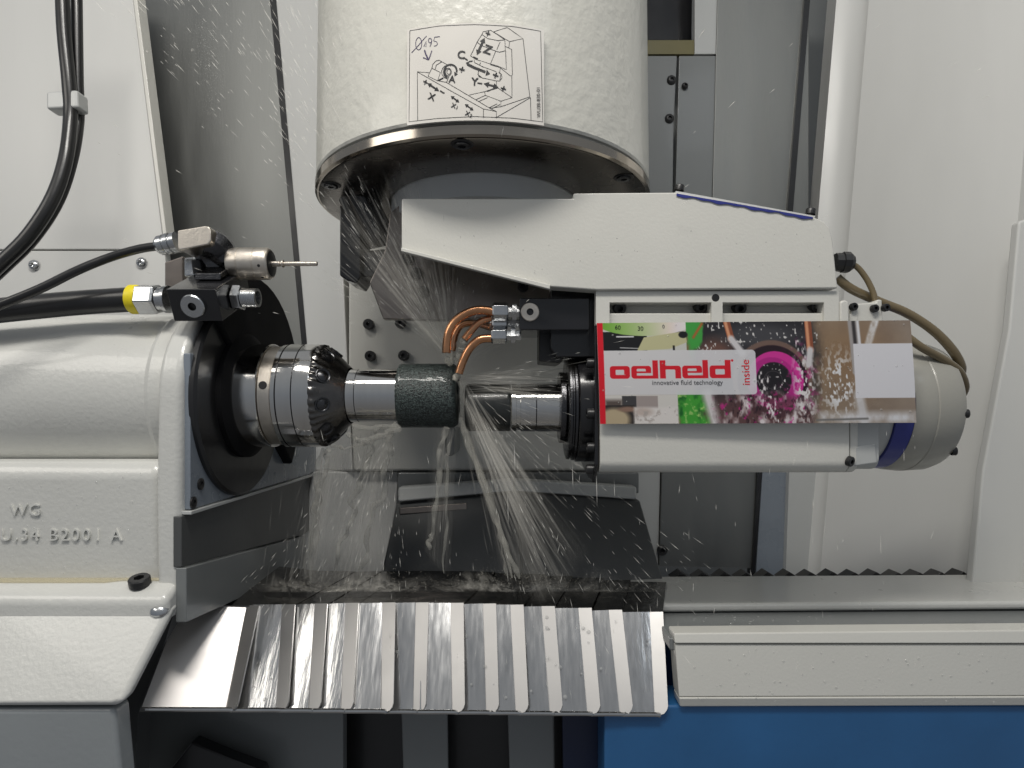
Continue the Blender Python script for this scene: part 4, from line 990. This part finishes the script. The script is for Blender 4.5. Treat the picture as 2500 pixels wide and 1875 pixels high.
fan(260, 225, 275, .02, .26, .003, .010, .00016, .00038, .2, P(960, 1040, .59))
for _ in range(120):                                   # falling drops under the spindle and around
    x = random.uniform(700, 2300); y = random.uniform(1050, 1700)
    S.streak(P(x, y, random.uniform(.46, .56)), Vector((random.gauss(0, .15), 0, -1)), random.uniform(.003, .012), random.uniform(.00012, .0003))
for x, y, L in ((1500, 1190, .018), (1398, 1160, .024), (1456, 1170, .05), (1340, 1120, .012), (1256, 1110, .03), (1240, 1240, .03), (1985, 1230, .012), (2150, 1330, .02)):
    S.streak(P(x, y, .55), Vector((.03, 0, -1)), L, .0004)
tag(S.build('coolant_spray', M['spray'], angle=None), 'fine pale coolant spray flying off the abrasive stone', 'coolant', kind='stuff')
Hz = MB()
for _ in range(150):                                   # long fine threads of the fan
    a = R(random.choice([random.gauss(118, 9), random.gauss(100, 8), random.uniform(90, 150)])); d = Vector((math.cos(a), random.gauss(0, .15), math.sin(a))).normalized()
    t = random.uniform(.01, .12); Hz.streak(O0 + d * (t + .02), d, random.uniform(.02, .09), random.uniform(.0003, .0010))
for _ in range(130):
    a = R(random.choice([random.gauss(-62, 6), random.uniform(-80, 15)])); d = Vector((math.cos(a), random.gauss(0, .15), math.sin(a))).normalized()
    t = random.uniform(.01, .14); Hz.streak(P(1127, random.uniform(920, 1030), .58) + d * (t + .02), d, random.uniform(.02, .08), random.uniform(.0003, .0010))
for _ in range(160):
    x = random.choice([random.gauss(860, 60), random.gauss(790, 25), random.gauss(930, 30)]); y = random.uniform(1110, 1420); x -= (y - 1050) * .22
    Hz.streak(P(x, y, random.uniform(.58, .66)), Vector((-.22 + random.gauss(0, .08), 0, -1)), random.uniform(.012, .05), random.uniform(.0003, .0010))
for a0, n_, L_ in ((119, 20, .22), (112, 12, .18), (128, 10, .18), (98, 16, .09), (88, 10, .07)):
    for _ in range(n_):
        a = R(random.gauss(a0, 2.2)); d = Vector((math.cos(a), random.gauss(0, .08), math.sin(a))).normalized(); l_ = L_ * random.uniform(.5, 1.1)
        Hz.streak(O0 + d * (l_ * .5 + .004), d, l_, random.uniform(.0008, .0022))
for a0, n_, L_ in ((-66, 26, .22), (-58, 16, .2), (-5, 16, .10), (4, 10, .10)):
    for _ in range(n_):
        a = R(random.gauss(a0, 2.0)); d = Vector((math.cos(a), random.gauss(0, .06), math.sin(a))).normalized(); l_ = L_ * random.uniform(.5, 1.1)
        Hz.streak(P(1126, random.uniform(910, 960), .575) + d * (l_ * .5), d, l_, random.uniform(.0008, .0022))
tag(Hz.build('coolant_threads', M['haze'], angle=None), 'faint long threads of coolant fanning from the stone and falling', 'coolant', kind='stuff')
def sheet_mat():
    m = bpy.data.materials.new('coolant_sheet'); m.use_nodes = True; nt = m.node_tree; N = nt.nodes; L = nt.links; b = N['Principled BSDF']
    b.inputs['Base Color'].default_value = (.74, .71, .64, 1); b.inputs['Roughness'].default_value = .16; b.inputs['IOR'].default_value = 1.33
    at = N.new('ShaderNodeAttribute'); at.attribute_name = 'flow'; se = N.new('ShaderNodeSeparateColor'); L.new(at.outputs['Color'], se.inputs[0])
    cx = N.new('ShaderNodeCombineXYZ'); a1 = N.new('ShaderNodeMath'); a1.operation = 'MULTIPLY'; a1.inputs[1].default_value = 26; L.new(se.outputs[0], a1.inputs[0])
    a2 = N.new('ShaderNodeMath'); a2.operation = 'MULTIPLY'; a2.inputs[1].default_value = 3; L.new(se.outputs[1], a2.inputs[0]); L.new(a1.outputs[0], cx.inputs[0]); L.new(a2.outputs[0], cx.inputs[1])
    oi = N.new('ShaderNodeTexNoise'); oi.inputs['Scale'].default_value = 1; oi.inputs['Detail'].default_value = 4; oi.inputs['Distortion'].default_value = .6; L.new(cx.outputs[0], oi.inputs[0])
    mr = N.new('ShaderNodeMapRange'); mr.inputs[1].default_value = .38; mr.inputs[2].default_value = .74; mr.inputs[3].default_value = .06; mr.inputs[4].default_value = .75; L.new(oi.outputs[0], mr.inputs[0])
    mu = N.new('ShaderNodeMath'); mu.operation = 'MULTIPLY'; L.new(mr.outputs[0], mu.inputs[0]); L.new(se.outputs[2], mu.inputs[1]); L.new(mu.outputs[0], b.inputs['Alpha'])
    bp = N.new('ShaderNodeBump'); bp.inputs['Strength'].default_value = .5; bp.inputs['Distance'].default_value = .002; L.new(oi.outputs[0], bp.inputs['Height']); L.new(bp.outputs[0], b.inputs['Normal'])
    return m
M['sheetw'] = sheet_mat()
SHV, SHF, SHC = [], [], []
def sheet(f, nu=28, nv=24, strength=.5, power=1.0, seed=0, rise=.10):
    n0 = len(SHV)
    for j in range(nv + 1):
        for i in range(nu + 1):
            u, v = i / nu, j / nv; SHV.append(f(u, v))
            fade = 1.55 * strength * (math.sin(math.pi * u) ** .9) * min(1, v / rise) * (1 - v) ** power
            SHC.append((u + seed * 3.7, v + seed * 1.3, fade, 1))
    for j in range(nv):
        for i in range(nu): a = n0 + j * (nu + 1) + i; SHF.append((a, a + nu + 1, a + nu + 2, a + 1))
def fan_sheet(o, a0, a1, L, bulge, strength, seed, power=1.2, drop=.1):
    def f(u, v):
        a = R(a0 + (a1 - a0) * u); t = L * v
        return o + Vector((math.cos(a) * t, bulge * t * math.sin(math.pi * u * 1.3 + seed), math.sin(a) * t - drop * t * t * 2))
    sheet(f, strength=strength, power=power, seed=seed, rise=.06)
fan_sheet(O0, 92, 140, .20, .35, .34, 1); fan_sheet(O0 + Vector((.004, -.012, 0)), 100, 128, .27, -.3, .34, 2); fan_sheet(O0 + Vector((.006, .01, 0)), 70, 112, .12, .3, .34, 3)
fan_sheet(P(1124, 890, .565), 15, 75, .07, -.3, .5, 4); fan_sheet(P(1128, 925, .575), -28, 14, .105, -.5, .34, 5); fan_sheet(P(1126, 960, .57), -80, -48, .19, -.25, .42, 6, .5); fan_sheet(P(1128, 1000, .58), -70, -20, .15, .3, .22, 7)
def curtain(t0, t1, b0, b1, d0, d1, strength, seed, wav=.004):
    def f(u, v):
        x = t0[0] + (t1[0] - t0[0]) * u; y = t0[1] + (t1[1] - t0[1]) * u; X2 = b0[0] + (b1[0] - b0[0]) * u; Y2 = b0[1] + (b1[1] - b0[1]) * u
        vv_ = v ** 1.15
        return P(x + (X2 - x) * vv_, y + (Y2 - y) * vv_, d0 + (d1 - d0) * v) + Vector((0, wav * math.sin(9 * u + seed + 2 * v), 0))
    sheet(f, strength=strength, power=.25, seed=seed, rise=.05)
curtain((800, 1085), (978, 1042), (690, 1430), (905, 1430), .575, .63, .46, 8); curtain((850, 1060), (985, 1040), (790, 1440), (960, 1435), .59, .65, .34, 9); curtain((765, 1096), (835, 1090), (720, 1425), (800, 1430), .57, .60, .40, 10)
curtain((1060, 1044), (1118, 1044), (1030, 1350), (1100, 1420), .58, .60, .28, 11, .002)
def crown(x0, x1, h, d, strength, seed):
    def f(u, v):
        x = x0 + (x1 - x0) * u; hh = h * (.55 + .45 * math.sin(13 * u + seed) * math.sin(5.3 * u + 2 * seed))
        return P(x + (x - (x0 + x1) / 2) * .12 * v, 1446 - hh * v, d + .012 * v * math.sin(4 * u + seed))
    sheet(f, 40, 10, strength, .8, seed, .15)
for k_, (x0, x1, h, d, st_) in enumerate([(600, 1060, 62, .615, .5), (640, 1000, 48, .635, .5), (1060, 1480, 64, .615, .55), (1120, 1400, 46, .635, .5), (900, 1640, 40, .65, .4), (1280, 1640, 72, .66, .3), (560, 840, 40, .645, .4)]):
    crown(x0, x1, h, d, st_, 12 + k_)
me = bpy.data.meshes.new('coolant_sheets'); me.from_pydata([v - O0 for v in SHV], [], SHF); me.update()
me.polygons.foreach_set('use_smooth', [True] * len(me.polygons))
fa_ = me.color_attributes.new('flow', 'FLOAT_COLOR', 'POINT'); fa_.data.foreach_set('color', np.array(SHC, np.float32).reshape(-1))
me.materials.append(M['sheetw']); o = bpy.data.objects.new('coolant_sheets', me); COL.objects.link(o); o.location = O0
tag(o, 'thin translucent coolant sheets fanning from the stone, falling and splashing', 'coolant', kind='stuff')
Mi = MB()
for _ in range(2200):                                  # splash crown along the steel cover
    x = random.uniform(560, 1640); w_ = .12 + .8 * (math.exp(-((x - 860) / 150) ** 2) + math.exp(-((x - 1255) / 140) ** 2))
    if random.random() > w_: continue
    y = 1440 - abs(random.gauss(0, 24)) * (.4 + w_)
    a = R(random.uniform(15, 165)); d = Vector((math.cos(a) * 1.3, random.gauss(0, .3), math.sin(a) * .8))
    Mi.streak(P(x, y, random.uniform(.60, .68)), d, random.uniform(.0008, .0028), random.uniform(.00012, .00032))
tag(Mi.build('coolant_splash', M['mist'], angle=None), 'low pale splash where coolant hits the steel cover', 'coolant', kind='stuff')
# beads of coolant on the cover and on the gray ledge
Bd = MB()
def bead(p, n_, r):
    n_ = Vector(n_).normalized(); Bd.lathe([(0, r), (r * .28, r * .86), (r * .46, r * .5), (r * .52, .00001)], p, n_, 12, False)
for _ in range(60):
    x = random.uniform(400, 1600); v = random.uniform(.08, .92)
    d = .583 + (.528 - .583) * v + .0016 * (x - 440) / 95 * .95; y = 1478 + (1735 - 1478) * v
    bead(P(x, y, d - .0012), (0, -.793, .609), random.uniform(.0006, .0022))
for _ in range(70):
    x = random.uniform(1650, 2480); y = random.uniform(1580, 1715); bead(P(x, y, .5545 - (y - 1573) / 125 * .005), (0, -1, 0), random.uniform(.0004, .0012))
for _ in range(140):
    yv = random.uniform(.565, .622); bead(Vector((random.uniform(.17, .6), yv, zt - .0099)), (0, 0, 1), random.uniform(.0006, .0016))
for _ in range(60):
    u, v = random.random(), random.random(); bead(ban(u, v, .0004), (0, -1, 0), random.uniform(.0004, .0011))
for _ in range(40):
    bead(P(random.uniform(1000, 2020), random.uniform(560, 690), .5299), (0, -1, 0), random.uniform(.0003, .0009))
for _ in range(60):
    bead(P(random.uniform(20, 420), random.uniform(1150, 1400), .5108), (0, -1, 0), random.uniform(.0003, .0008))
tag(Bd.build('coolant_beads', M['bead'], angle=60), 'clear coolant beads on the steel cover and bed ledge', 'coolant', kind='stuff')

tag(MB().prism([(-.60, .5015, -.1382), (X(250, .5), .5015, -.1382), (X(285, .5), .507, -.1377), (X(395, .5), .507, -.1377), (X(400, .5), .512, -.1372), (-.60, .5122, -.1372)], (0, 0, .0006)).build('coolant_film', water('yellow_coolant_film', .30, col=(.60, .52, .30))), 'yellowish coolant film pooled on the workhead foot', 'coolant', kind='stuff')
